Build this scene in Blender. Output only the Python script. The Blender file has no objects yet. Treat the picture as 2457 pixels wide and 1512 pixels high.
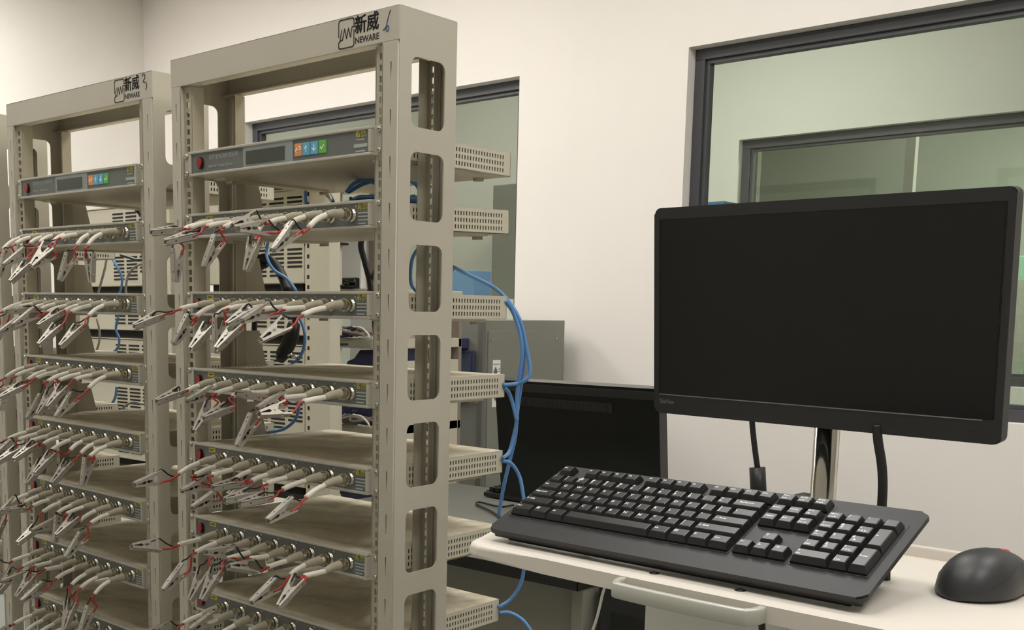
import bpy, bmesh, math, random
from mathutils import Vector, Matrix
random.seed(7)
sc = bpy.context.scene
COL = sc.collection
# ---------------------------------------------------------------- camera
# survey frame in millimetres: X along the window wall, Y towards it, Z up, floor at FZ
FZ = -1510.0
CAM = (1111.82992, -1171.88087, -263.2091, 0.73113, 0.1387, 0.01022, 2605.18691, 978.2302, 1117.93474)
def W(x, y, z): return Vector((x/1000, y/1000, (z-FZ)/1000))
def cam_axes():
    ya, pi, ro = CAM[3:6]
    f = Vector((-math.sin(ya)*math.cos(pi), math.cos(ya)*math.cos(pi), -math.sin(pi)))
    r = Vector((math.cos(ya), math.sin(ya), 0)); u = r.cross(f)
    c, s = math.cos(ro), math.sin(ro)
    return c*r+s*u, -s*r+c*u, f
CR, CU, CF = cam_axes()
def on(q, axis, val):
    """photo pixel -> survey point on the plane axis = val (mm)"""
    d = CF + CR*((q[0]-CAM[7])/CAM[6]) - CU*((q[1]-CAM[8])/CAM[6])
    t = (val-CAM[axis])/d[axis]
    return Vector(CAM[:3]) + d*t
cd = bpy.data.cameras.new('camera'); cam = bpy.data.objects.new('camera', cd); COL.objects.link(cam)
cd.sensor_fit = 'HORIZONTAL'; cd.sensor_width = 36; cd.lens = CAM[6]/2457*36
cd.shift_x = (1228.5-CAM[7])/2457; cd.shift_y = (CAM[8]-756)/2457; cd.clip_start = .05
m = Matrix((CR, CU, -CF)).transposed().to_4x4(); m.translation = W(*CAM[:3]); cam.matrix_world = m
sc.camera = cam
# ---------------------------------------------------------------- world, exposure
wd = bpy.data.worlds.new('world'); sc.world = wd; wd.use_nodes = True
wd.node_tree.nodes['Background'].inputs[0].default_value = (.9, .95, 1, 1)
wd.node_tree.nodes['Background'].inputs[1].default_value = .15
sc.view_settings.view_transform = 'Standard'; sc.view_settings.look = 'None'
sc.view_settings.exposure = -0.1; sc.view_settings.gamma = 1; sc.view_settings.use_curve_mapping = False
# ---------------------------------------------------------------- materials
def lin(c): return tuple((v/255/12.92 if v/255 <= .04045 else ((v/255+.055)/1.055)**2.4) for v in c)
MATS = {}
def mat(name, rgb, rough=.5, metal=0., var=0., scale=40, bump=0., spec=.5, emit=None, coat=0.):
    if name in MATS: return MATS[name]
    m = bpy.data.materials.new(name); m.use_nodes = True; nt = m.node_tree; b = nt.nodes['Principled BSDF']
    c = lin(rgb); b.inputs['Base Color'].default_value = (*c, 1); b.inputs['Roughness'].default_value = rough
    b.inputs['Metallic'].default_value = metal; b.inputs['Specular IOR Level'].default_value = spec
    if coat: b.inputs['Coat Weight'].default_value = coat
    if emit: b.inputs['Emission Color'].default_value = (*lin(rgb), 1); b.inputs['Emission Strength'].default_value = emit
    if var or bump:
        tc = nt.nodes.new('ShaderNodeTexCoord'); n = nt.nodes.new('ShaderNodeTexNoise')
        n.inputs['Scale'].default_value = scale; n.inputs['Detail'].default_value = 5
        nt.links.new(tc.outputs['Object'], n.inputs['Vector'])
        if var:
            r = nt.nodes.new('ShaderNodeValToRGB')
            r.color_ramp.elements[0].position = .3; r.color_ramp.elements[1].position = .7
            r.color_ramp.elements[0].color = (*[v*(1-var) for v in c], 1); r.color_ramp.elements[1].color = (*[min(1, v*(1+var*.6)) for v in c], 1)
            nt.links.new(n.outputs['Fac'], r.inputs['Fac']); nt.links.new(r.outputs['Color'], b.inputs['Base Color'])
        if bump:
            bp = nt.nodes.new('ShaderNodeBump'); bp.inputs['Strength'].default_value = bump; bp.inputs['Distance'].default_value = .002
            nt.links.new(n.outputs['Fac'], bp.inputs['Height']); nt.links.new(bp.outputs['Normal'], b.inputs['Normal'])
    MATS[name] = m; return m
def glass_mat(name, tint, refl=.1):
    m = bpy.data.materials.new(name); m.use_nodes = True; nt = m.node_tree
    for n in list(nt.nodes): nt.nodes.remove(n)
    o = nt.nodes.new('ShaderNodeOutputMaterial'); mx = nt.nodes.new('ShaderNodeMixShader'); t = nt.nodes.new('ShaderNodeBsdfTransparent')
    g = nt.nodes.new('ShaderNodeBsdfGlossy'); lw = nt.nodes.new('ShaderNodeLayerWeight'); pw = nt.nodes.new('ShaderNodeMath'); pw.operation = 'POWER'; pw.inputs[1].default_value = 5; fr = nt.nodes.new('ShaderNodeMath'); fr.operation = 'MULTIPLY_ADD'; fr.inputs[1].default_value = .9; fr.inputs[2].default_value = .03; nt.links.new(lw.outputs['Facing'], pw.inputs[0]); nt.links.new(pw.outputs[0], fr.inputs[0])
    t.inputs[0].default_value = (*tint, 1); g.inputs['Roughness'].default_value = .02; g.inputs['Color'].default_value = (1, 1, 1, 1)
    nt.links.new(fr.outputs[0], mx.inputs[0]); nt.links.new(t.outputs[0], mx.inputs[1]); nt.links.new(g.outputs[0], mx.inputs[2]); nt.links.new(mx.outputs[0], o.inputs[0])
    return m
def dusty_mat(name, rgb, dust, rough=.55):
    """painted sheet metal with patchy settled dust"""
    m = bpy.data.materials.new(name); m.use_nodes = True; nt = m.node_tree; b = nt.nodes['Principled BSDF']
    tc = nt.nodes.new('ShaderNodeTexCoord'); n = nt.nodes.new('ShaderNodeTexNoise'); n2 = nt.nodes.new('ShaderNodeTexNoise')
    n.inputs['Scale'].default_value = 7; n.inputs['Detail'].default_value = 8; n.inputs['Distortion'].default_value = 1.5
    n2.inputs['Scale'].default_value = 90; n2.inputs['Detail'].default_value = 4
    r = nt.nodes.new('ShaderNodeValToRGB'); r.color_ramp.elements[0].position = .35; r.color_ramp.elements[1].position = .65
    r.color_ramp.elements[0].color = (*lin(rgb), 1); r.color_ramp.elements[1].color = (*lin(dust), 1)
    mx = nt.nodes.new('ShaderNodeMath'); mx.operation = 'MULTIPLY_ADD'; mx.inputs[1].default_value = .25
    nt.links.new(tc.outputs['Object'], n.inputs['Vector']); nt.links.new(tc.outputs['Object'], n2.inputs['Vector'])
    nt.links.new(n2.outputs['Fac'], mx.inputs[0]); nt.links.new(n.outputs['Fac'], mx.inputs[2])
    sb = nt.nodes.new('ShaderNodeMath'); sb.operation = 'SUBTRACT'; sb.inputs[1].default_value = .12
    nt.links.new(mx.outputs[0], sb.inputs[0]); nt.links.new(sb.outputs[0], r.inputs['Fac'])
    nt.links.new(r.outputs['Color'], b.inputs['Base Color']); b.inputs['Roughness'].default_value = rough
    return m
M = dict(
 wall=mat('wall_paint', (234, 228, 222), .75, var=.015, scale=3), lwall=mat('side_wall_paint', (230, 225, 218), .75, var=.015, scale=3),
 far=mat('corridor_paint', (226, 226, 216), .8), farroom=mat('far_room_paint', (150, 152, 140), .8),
 ceil=mat('ceiling_white', (235, 232, 226), .8), floor=mat('epoxy_floor', (140, 145, 140), .35, var=.08, scale=6),
 frame=mat('window_frame_grey', (72, 72, 76), .4), reveal=mat('reveal_white', (225, 218, 212), .6), skirt=mat('skirting', (200, 198, 190), .5),
 rack=mat('rack_beige', (190, 184, 168), .42, var=.03, scale=5, bump=.03), rackd=mat('rail_zinc', (176, 170, 150), .4, var=.05, scale=30),
 dev=mat('device_beige', (200, 194, 174), .45, var=.03, scale=8), devtop=dusty_mat('device_top_dust', (226, 217, 194), (182, 170, 146)),
 core=mat('dark_inside', (34, 32, 28), .9), bezel=mat('bezel_silver', (186, 182, 170), .35, .25),
 overlay=mat('overlay_grey', (104, 108, 104), .45, var=.02, scale=60), overd=mat('overlay_dark', (92, 98, 96), .4), lcd=mat('lcd_dark', (70, 74, 66), .25),
 lcdf=mat('lcd_frame', (140, 150, 146), .4), print=mat('print_pale', (168, 176, 172), .6), ink=mat('print_dark', (44, 40, 38), .6), blueink=mat('marker_blue', (60, 78, 120), .5),
 yellow=mat('label_yellow', (196, 184, 74), .6), inky=mat('label_ink', (90, 80, 30), .6), red=mat('switch_red', (150, 34, 24), .3), redd=mat('switch_bezel', (52, 20, 16), .4),
 orange=mat('key_orange', (226, 148, 84), .5), kblue=mat('key_blue', (92, 170, 206), .5), kgreen=mat('key_green', (96, 178, 70), .5), white=mat('print_white', (240, 240, 235), .5),
 chrome=mat('chrome', (215, 212, 205), .12, 1.), screw=mat('screw_steel', (190, 184, 170), .25, 1.), nickel=mat('nickel', (205, 198, 182), .2, 1.),
 boot=mat('boot_grey', (168, 160, 140), .55), sleeve=mat('sleeve_white', (226, 220, 206), .5), redw=mat('wire_red', (176, 52, 44), .45), blackw=mat('wire_black', (36, 32, 30), .45),
 clip=mat('clip_nickel', (180, 174, 164), .4, .45, var=.05, scale=120), hole=mat('hole_dark', (40, 34, 30), .8), spring=mat('spring_steel', (160, 152, 138), .3, 1.),
 blue=mat('cable_blue', (92, 140, 196), .4), bluep=mat('cable_violet', (112, 112, 170), .45), cblack=mat('cable_black', (24, 23, 22), .45), cgrey=mat('cable_grey', (150, 146, 136), .5), cwhite=mat('cable_white', (228, 224, 214), .5),
 mblack=mat('monitor_black', (30, 30, 31), .45, bump=.02, scale=400), mscreen=mat('screen_black', (8, 9, 9), .33, spec=.35), mglossy=mat('back_gloss_black', (8, 11, 11), .22), mgrey=mat('vent_black', (20, 21, 21), .6), mline=mat('bezel_line', (120, 120, 120), .4),
 kb=mat('keyboard_black', (33, 33, 35), .5, bump=.06, scale=700), key=mat('keycap_black', (23, 23, 25), .34), legend=mat('legend_white', (225, 228, 228), .5),
 mouse=mat('mouse_rubber', (48, 49, 51), .45), mouse2=mat('mouse_side', (40, 41, 43), .55), wheel=mat('wheel_red', (214, 62, 68), .4),
 tray=mat('tray_white', (232, 224, 214), .32), handle=mat('handle_grey', (196, 196, 186), .35, .2), cart=mat('cart_white', (222, 222, 214), .45),
 cab=mat('cabinet_grey', (128, 128, 118), .5, var=.02, scale=10), cabd=mat('cabinet_dark', (104, 104, 98), .5), navy=mat('bin_navy', (58, 60, 92), .55), teal=mat('panel_slate', (66, 78, 96), .4),
 desk=mat('desk_top_grey', (112, 112, 106), .5), deske=mat('desk_edge_black', (38, 36, 33), .5), deskp=mat('desk_panel', (146, 144, 132), .55), pc=mat('pc_black', (34, 34, 34), .45),
 cart2=mat('box_white', (226, 226, 220), .6), mauve=mat('panel_mauve', (142, 128, 122), .6), plastic=mat('bag_clear', (205, 208, 206), .35), bluebox=mat('bin_blue', (82, 128, 176), .5), green=mat('green_panel', (112, 150, 128), .6), cream=mat('cream_board', (226, 220, 170), .6), gcard=mat('card_green', (190, 226, 176), .6),
 lamp=mat('led_panel', (255, 253, 248), .5, emit=1.0))
GLASS = glass_mat('window_glass', (.93, .96, .92))
# ---------------------------------------------------------------- mesh helpers (mm in, m out)
K = .001
def link(o, parent=None):
    COL.objects.link(o)
    if parent: o.parent = parent
    return o
def mk(name, bm, material, parent=None, smooth=False, loc=None):
    me = bpy.data.meshes.new(name)
    if isinstance(bm, bmesh.types.BMesh):
        bmesh.ops.recalc_face_normals(bm, faces=bm.faces); bm.to_mesh(me); bm.free()
    else: me = bm
    if smooth:
        for p in me.polygons: p.use_smooth = True
    me.materials.clear(); me.materials.append(material)
    o = bpy.data.objects.new(name, me); link(o, parent)
    if loc is not None: o.location = loc
    return o
def share(name, me, parent, M4=None):
    o = bpy.data.objects.new(name, me); link(o, parent)
    if M4 is not None: o.matrix_local = M4
    return o
def box(bm, x0, x1, y0, y1, z0, z1, bev=0, T=None, seg=2):
    vs = [bm.verts.new(Vector(p)*K) for p in ((x0,y0,z0),(x1,y0,z0),(x1,y1,z0),(x0,y1,z0),(x0,y0,z1),(x1,y0,z1),(x1,y1,z1),(x0,y1,z1))]
    fs = [bm.faces.new([vs[i] for i in f]) for f in ((0,3,2,1),(4,5,6,7),(0,1,5,4),(1,2,6,5),(2,3,7,6),(3,0,4,7))]
    vv = vs
    if bev:
        es = {e for f in fs for e in f.edges}
        r = bmesh.ops.bevel(bm, geom=list(es), offset=bev*K, segments=seg, profile=.6, affect='EDGES')
        vv = list({v for f in r['faces'] for v in f.verts} | {v for v in vs if v.is_valid})
    if T is not None: bmesh.ops.transform(bm, matrix=T, verts=[v for v in vv if v.is_valid])
    return vv
def boxes(*bs, bev=0):
    bm = bmesh.new()
    for b in bs: box(bm, *b, bev=bev)
    return bm
def tube(bm, pts, r, n=8, rs=None, cap=True):
    pts = [Vector(p)*K for p in pts]; N = len(pts); rings = []; prev = None
    for i, p in enumerate(pts):
        t = (pts[min(i+1, N-1)]-pts[max(i-1, 0)]).normalized()
        if prev is None:
            a = Vector((0, 0, 1)) if abs(t.z) < .9 else Vector((1, 0, 0)); s = t.cross(a).normalized()
        else: s = (prev-t*prev.dot(t)); s = s.normalized() if s.length > 1e-6 else t.orthogonal().normalized()
        prev = s; b = t.cross(s); rr = (rs[i] if rs else r)*K
        rings.append([bm.verts.new(p+(s*math.cos(2*math.pi*k/n)+b*math.sin(2*math.pi*k/n))*rr) for k in range(n)])
    for a, b in zip(rings, rings[1:]):
        for k in range(n): bm.faces.new((a[k], a[(k+1) % n], b[(k+1) % n], b[k]))
    if cap: bm.faces.new(rings[0][::-1]); bm.faces.new(rings[-1])
    return bm
def spline(P, n=6):
    P = [Vector(p) for p in P]; Q = [P[0]*2-P[1]]+P+[P[-1]*2-P[-2]]; out = []
    for i in range(1, len(Q)-2):
        a, b, c, d = Q[i-1:i+3]
        for k in range(n):
            t = k/n; out.append(.5*((2*b)+(c-a)*t+(2*a-5*b+4*c-d)*t*t+(3*b-a-3*c+d)*t**3))
    out.append(P[-1]); return out
def prism(bm, poly, axis, a, b):
    """polygon in the plane normal to axis, extruded a..b (mm). axis 'x': (y,z) 'y': (x,z) 'z': (x,y)"""
    f = {'x': lambda p, t: (t, p[0], p[1]), 'y': lambda p, t: (p[0], t, p[1]), 'z': lambda p, t: (p[0], p[1], t)}[axis]
    A = [bm.verts.new(Vector(f(p, a))*K) for p in poly]; B = [bm.verts.new(Vector(f(p, b))*K) for p in poly]; n = len(poly)
    bm.faces.new(A[::-1]); bm.faces.new(B)
    for i in range(n): bm.faces.new((A[i], A[(i+1) % n], B[(i+1) % n], B[i]))
def rrect(x0, x1, y0, y1, r, n=5):
    out = []
    for cx, cy, a0 in ((x1-r, y1-r, 0), (x0+r, y1-r, 90), (x0+r, y0+r, 180), (x1-r, y0+r, 270)):
        for k in range(n+1):
            a = math.radians(a0+90*k/n); out.append((cx+r*math.cos(a), cy+r*math.sin(a)))
    return out
def plate(polys, axis, a, b):
    """sheet with holes: first polygon is the outline, the others are holes -> mesh data (m)"""
    cu = bpy.data.curves.new('plate', 'CURVE'); cu.dimensions = '2D'; cu.fill_mode = 'BOTH'; cu.extrude = abs(b-a)/2*K
    for poly in polys:
        s = cu.splines.new('POLY'); s.points.add(len(poly)-1); s.use_cyclic_u = True
        for q, p in zip(s.points, poly): q.co = (p[0]*K, p[1]*K, 0, 1)
    o = bpy.data.objects.new('plate', cu); me = bpy.data.meshes.new_from_object(o)
    bpy.data.objects.remove(o); bpy.data.curves.remove(cu); mid = (a+b)/2*K
    f = {'x': lambda v: Vector((mid+v.z, v.x, v.y)), 'y': lambda v: Vector((v.x, mid+v.z, v.y)), 'z': lambda v: Vector((v.x, v.y, mid+v.z))}[axis]
    for v in me.vertices: v.co = f(v.co)
    me.materials.clear(); return me
def add_me(bm, me, T=None):
    n = len(bm.verts); bm.from_mesh(me); bm.verts.ensure_lookup_table()
    if T is not None: bmesh.ops.transform(bm, matrix=T, verts=bm.verts[n:])
TXT = {}
def text_mesh(s, size, bold=0., ex=.15, align='LEFT', sx=1.):
    """upright lettering in the x-z plane facing -y, mm"""
    key = (s, size, bold, ex, align, sx)
    if key in TXT: return TXT[key]
    cu = bpy.data.curves.new('txt', 'FONT'); cu.body = s; cu.size = size*K; cu.extrude = ex*K; cu.offset = bold*K; cu.align_x = align; cu.resolution_u = 2
    o = bpy.data.objects.new('txt', cu); me = bpy.data.meshes.new_from_object(o)
    bpy.data.objects.remove(o); bpy.data.curves.remove(cu)
    for v in me.vertices: v.co = Vector((v.co.x*sx, -v.co.z, v.co.y))
    me.materials.clear(); TXT[key] = me; return me
def tag(o, label=None, cat=None, group=None, kind=None):
    if label: o['label'] = label
    if cat: o['category'] = cat
    if group: o['group'] = group
    if kind: o['kind'] = kind
    return o
def empty(name, M4, label, cat, group=None):
    o = bpy.data.objects.new(name, None); o.empty_display_size = .05; COL.objects.link(o)
    o.matrix_world = M4; return tag(o, label, cat, group)
def struct(name, bm, m, parent=None, **k):
    o = mk(name, bm, m, parent, **k)
    if not parent: o['kind'] = 'structure'
    return o
def T3(x, y, z): return Matrix.Translation((x*K, y*K, z*K))
def RX(a): return Matrix.Rotation(a, 4, 'X')
def RY(a): return Matrix.Rotation(a, 4, 'Y')
def RZ(a): return Matrix.Rotation(a, 4, 'Z')
ORD = ['first', 'second', 'third', 'fourth', 'fifth', 'sixth', 'seventh', 'eighth', 'ninth']
Fz = lambda z: z-FZ        # survey height -> height above the floor (mm)
# ================================================================ the room
WY = 2100.; WT = 130.; LX = -3596.; RXW = 3200.; NY = -2500.; CH = 2800.
TOPZ = Fz(587); SILL = Fz(-540)
W1 = (-2835, -1303); W2 = (-640, 900)
cuts = [LX, W1[0], W1[1], W2[0], W2[1], RXW+120]
bs = [(LX-120, RXW+120, WY, WY+WT, 0, SILL), (LX-120, RXW+120, WY, WY+WT, TOPZ, CH)]
for a, b in ((LX-120, W1[0]), (W1[1], W2[0]), (W2[1], RXW+120)): bs.append((a, b, WY, WY+WT, SILL, TOPZ))
struct('wall_back', boxes(*bs), M['wall'])
struct('wall_left', boxes((LX-120, LX, NY, WY, 0, CH)), M['lwall'])
struct('wall_right', boxes((RXW, RXW+120, NY, WY, 0, CH)), M['lwall'])
struct('wall_front', boxes((LX-120, RXW+120, NY-120, NY, 0, CH)), M['lwall'])
struct('floor', boxes((LX-120, RXW+120, NY-120, 7000, -80, 0)), M['floor'])
struct('ceiling', boxes((LX-120, RXW+120, NY-120, 7000, CH, CH+80)), M['ceil'])
struct('baseboard_back', boxes((LX, RXW, WY-12, WY, 0, 90)), M['skirt'])
# windows: recessed dark frame, glass pane
def window(n, x0, x1, z0, z1, y, wide=34, deep=52, gy=28):
    bm = bmesh.new(); w = wide
    for (a, b, c, d) in ((x0, x1, z1-w, z1), (x0, x1, z0, z0+w), (x0, x0+w, z0+w, z1-w), (x1-w, x1, z0+w, z1-w)):
        box(bm, a, b, y, y+deep, c, d, bev=2)
    for (a, b, c, d) in ((x0+w, x1-w, z1-w-13, z1-w), (x0+w, x1-w, z0+w, z0+w+13), (x0+w, x0+w+13, z0+w+13, z1-w-13), (x1-w-13, x1-w, z0+w+13, z1-w-13)):
        box(bm, a, b, y+12, y+deep-10, c, d, bev=1.5)
    fr = struct('window_%d' % n, bm, M['frame'])
    mk('pane', boxes((x0+w+4, x1-w-4, y+gy, y+gy+6, z0+w+4, z1-w-4)), GLASS, fr)
    return fr
window(1, W1[0], W1[1], SILL, TOPZ, WY+46); window(2, W2[0], W2[1], SILL, TOPZ, WY+46)
# corridor behind the windows, with a second glazed wall and a dim room beyond
CY = 3915.; iw = (-1322, 700)
bs = [(LX-120, RXW+120, CY, CY+120, 0, SILL), (LX-120, RXW+120, CY, CY+120, TOPZ, CH), (LX-120, iw[0], CY, CY+120, SILL, TOPZ), (iw[1], RXW+120, CY, CY+120, SILL, TOPZ)]
struct('wall_corridor', boxes(*bs), M['far'])
window(3, iw[0], iw[1], SILL, TOPZ, CY+40, wide=40)
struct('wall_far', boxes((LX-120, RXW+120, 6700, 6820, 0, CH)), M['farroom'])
struct('wall_corridor_end', boxes((LX-240, LX-120, WY+WT, 6700, 0, CH)), M['far'])
struct('wall_corridor_right', boxes((RXW, RXW+120, WY+WT, 6700, 0, CH)), M['far'])
# ---------------------------------------------------------------- ceiling lamps
def led(x, y, s, e, label):
    r = empty('ceiling_lamp', T3(x, y, CH-14), label, 'lamp', 'ceiling panel lamps')
    mk('frame', boxes((-s-12, s+12, -s-12, -s, -6, 14), (-s-12, s+12, s, s+12, -6, 14), (-s-12, -s, -s, s, -6, 14), (s, s+12, -s, s, -6, 14)), M['ceil'], r)
    lm = M['lamp'] if e == 1 else mat('led_panel_%g' % e, (255, 253, 248), .5, emit=e)
    mk('diffuser', boxes((-s, s, -s, s, 0, 8)), lm, r)
EM = 13.5
for i, (x, y) in enumerate(((1300, 1000), (-100, 1000), (-1500, 1000), (-2800, 700), (1700, -380), (300, -380), (-1100, -380), (-2500, -380))):
    led(x, y, 300, EM*(2.2 if x < -2600 else .85 if y < 0 and x < 500 else 1.15 if y < 0 else .95), 'square white ceiling light panel, %s of the room grid' % ORD[i])
led(-2700, 3050, 230, 8., 'ceiling light panel over the corridor behind the left window')
led(-1000, 2750, 230, 35., 'ceiling light panel over the corridor behind the right window')
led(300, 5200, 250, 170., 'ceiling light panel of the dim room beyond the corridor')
# ================================================================ racks
XR, XL, YF, YB, ZT = 39., -505., -3., 122., 165.
RC = (-233., 60.)                       # rack-frame point over which the rack's empty stands
def rack_frame(dx, dy, yaw, lean, dz=0):
    """matrix: rack coordinates (mm, z above the floor, already scaled to m) -> world"""
    return T3(dx+lean*FZ, dy, dz) @ RZ(yaw) @ RY(lean)
def eia(z0, z1):
    out = []; z = z1-14
    k = 0
    while z > z0+10: out.append(z); z -= (15.875, 15.875, 12.7)[k % 3]; k += 1
    return out
def rack_meshes():
    H = Fz(ZT); me = {}
    # front and rear flanges with small slits, web with big rounded slots
    def flange(x0, x1, xs):
        out = [[(x0, 0), (x1, 0), (x1, H-47), (x0, H-47)]]; z = H-75; k = 0
        while z > 60:
            h = 30; out.append([(xs-1.1, z-h), (xs+1.1, z-h), (xs+1.1, z), (xs-1.1, z)]); z -= 65
        return out
    web = [rrect(YF+2, YB, 0, H, 3)]; z = H-64
    while z > 140: web.append(rrect(24, 97, z-97, z, 13, 6)); z -= 131.5
    for side in ('right', 'left'):
        s = side == 'right'; bm = bmesh.new()
        fx = (7, XR-2, 24) if s else (XL+2, -477, -490)
        add_me(bm, plate(flange(*fx), 'y', YF, YF+2.2)); add_me(bm, plate(flange(*fx), 'y', YB-2.2, YB))
        add_me(bm, plate(web, 'x', *((XR-2.2, XR) if s else (XL, XL+2.2))))
        x = 7 if s else -477
        box(bm, x-1, x+1, YF, 12, 0, H-50); box(bm, x-1, x+1, YB-14, YB, 0, H-50)
        me['post_'+side] = bm
    bm = bmesh.new()
    box(bm, XL, XR, YF, YF+2.2, H-47, H, bev=1.0); box(bm, XL, XR, YF, YB, H-2.2, H, bev=1.0); box(bm, XL, XR, YB-2.2, YB, H-47, H, bev=1.0)
    box(bm, XL+2, XR-2, YF+2, 18, H-47, H-44.8); box(bm, XL+2, XR-2, YB-18, YB-2, H-47, H-44.8)
    me['top_beam'] = bm
    me['bottom_beam'] = boxes((XL, XR, YF, YB, 0, 60), bev=1)
    rails = []
    for x in (0, -465):
        for y in (3.5, YB-6):
            b = bmesh.new(); z1 = H-49; h = 4.6
            box(b, x-12, x-h, y, y+2, 62, z1); box(b, x+h, x+12, y, y+2, 62, z1); top = z1
            for z in eia(62, z1)+[62-h]: box(b, x-h, x+h, y, y+2, z+h, top); top = z-h
            xx = x-12 if x == 0 else x+12
            box(b, xx-.8, xx+.8, *((y, y+24) if y < 50 else (y-20, y)), 62, z1)
            rails.append(b)
    me['rails'] = rails
    return me
LOGO = []
def logo_meshes():
    """the printed emblem: split rounded frame with a zigzag wave through it (x to the right, z up, mm)"""
    bm = bmesh.new()
    def stroke(pts, r=1.0):
        for a, b in zip(pts, pts[1:]):
            a = Vector(a); b = Vector(b); d = (b-a).normalized(); n = Vector((-d.y, d.x))*r; e = d*r*.6
            q = [a-e+n, b+e+n, b+e-n, a-e-n]; bm.faces.new([bm.verts.new((p.x*K, -.0002, p.y*K)) for p in q])
    arc = lambda cx, cy, r, a0, a1: [(cx+r*math.cos(math.radians(a0+(a1-a0)*k/5)), cy+r*math.sin(math.radians(a0+(a1-a0)*k/5))) for k in range(6)]
    stroke([(0, 13), (0, 32)]+arc(4, 32, 4, 180, 90)+arc(28, 32, 4, 90, 0)+[(32, 24), (28, 23.5), (25, 10), (20.5, 23), (16.5, 9), (12.5, 23), (8, 8), (4, 8), (2.5, 6.5)])
    stroke([(32, 19), (32, 0)]+arc(28, 0, 4, 0, -90)+arc(4, 0, 4, 270, 180)+[(0, 5), (2.5, 6.5), (6.5, 22)])
    return bm
mk_logo = None
def make_rack(RF, mark, label, printed=True):
    T0 = T3(RC[0], RC[1], 0); R = empty('equipment_rack', RF @ T0, label, 'rack', 'beige equipment racks'); inv = T0.inverted()
    if not LOGO:
        me = rack_meshes()
        for nm, b in (('post', me['post_right']), ('post', me['post_left']), ('top_beam', me['top_beam']), ('bottom_beam', me['bottom_beam'])): LOGO.append((nm, b, M['rack']))
        for b in me['rails']: LOGO.append(('mounting_rail', b, M['rackd']))
        for i, (nm, b, m) in enumerate(LOGO):
            bmesh.ops.transform(b, matrix=inv, verts=b.verts); o = mk(nm, b, m, R); LOGO[i] = (nm, o.data, m)
    else:
        for nm, d, m in LOGO: share(nm, d, R)
    if printed:
        H = Fz(ZT)
        lg = logo_meshes(); bmesh.ops.transform(lg, matrix=inv @ T3(-83, YF-.1, H-39.5) , verts=lg.verts)
        e = mk('emblem', lg, M['ink'], R); tag(e, 'printed dark wave emblem in a split frame')
        hz = bmesh.new(); [add_me(hz, text_mesh('新威', 27, .2, .1, sx=.92), T3(d_, 0, e_)) for d_, e_ in ((-.55, 0), (0, .3), (.55, 0), (0, -.3))]; a = mk('lettering', hz, M['ink'], R); a.matrix_local = inv @ T3(-50, YF-.1, H-25); tag(a, '新威 printed in dark bold characters')
        b = mk('lettering', text_mesh('NEWARE', 12.2, .36, .1, sx=.98).copy(), M['ink'], R); b.matrix_local = inv @ T3(-49, YF-.1, H-40.5); tag(b, 'NEWARE printed in dark capitals')
        pts = {'6': [(16, 42), (13, 35), (10, 27), (8.5, 22), (8, 17), (9.5, 14), (12, 14.5), (13, 18), (11.5, 21.5), (8.5, 21), (5, 18), (2, 17)],
               '3': [(2, 40), (6, 44), (11, 43), (12, 38), (8, 33), (6, 30), (11, 29), (16, 27), (17, 21), (14, 15)]}[mark]
        hm = bmesh.new(); tube(hm, spline([(x-14, 0, z) for x, z in pts], 5), .9, 5); bmesh.ops.transform(hm, matrix=inv @ T3(20, YF-.1, H-47), verts=hm.verts)
        tag(mk('handwritten_number', hm, M['blueink'] if mark == '6' else M['ink'], R), 'handwritten number ' + mark)
    return R
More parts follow.
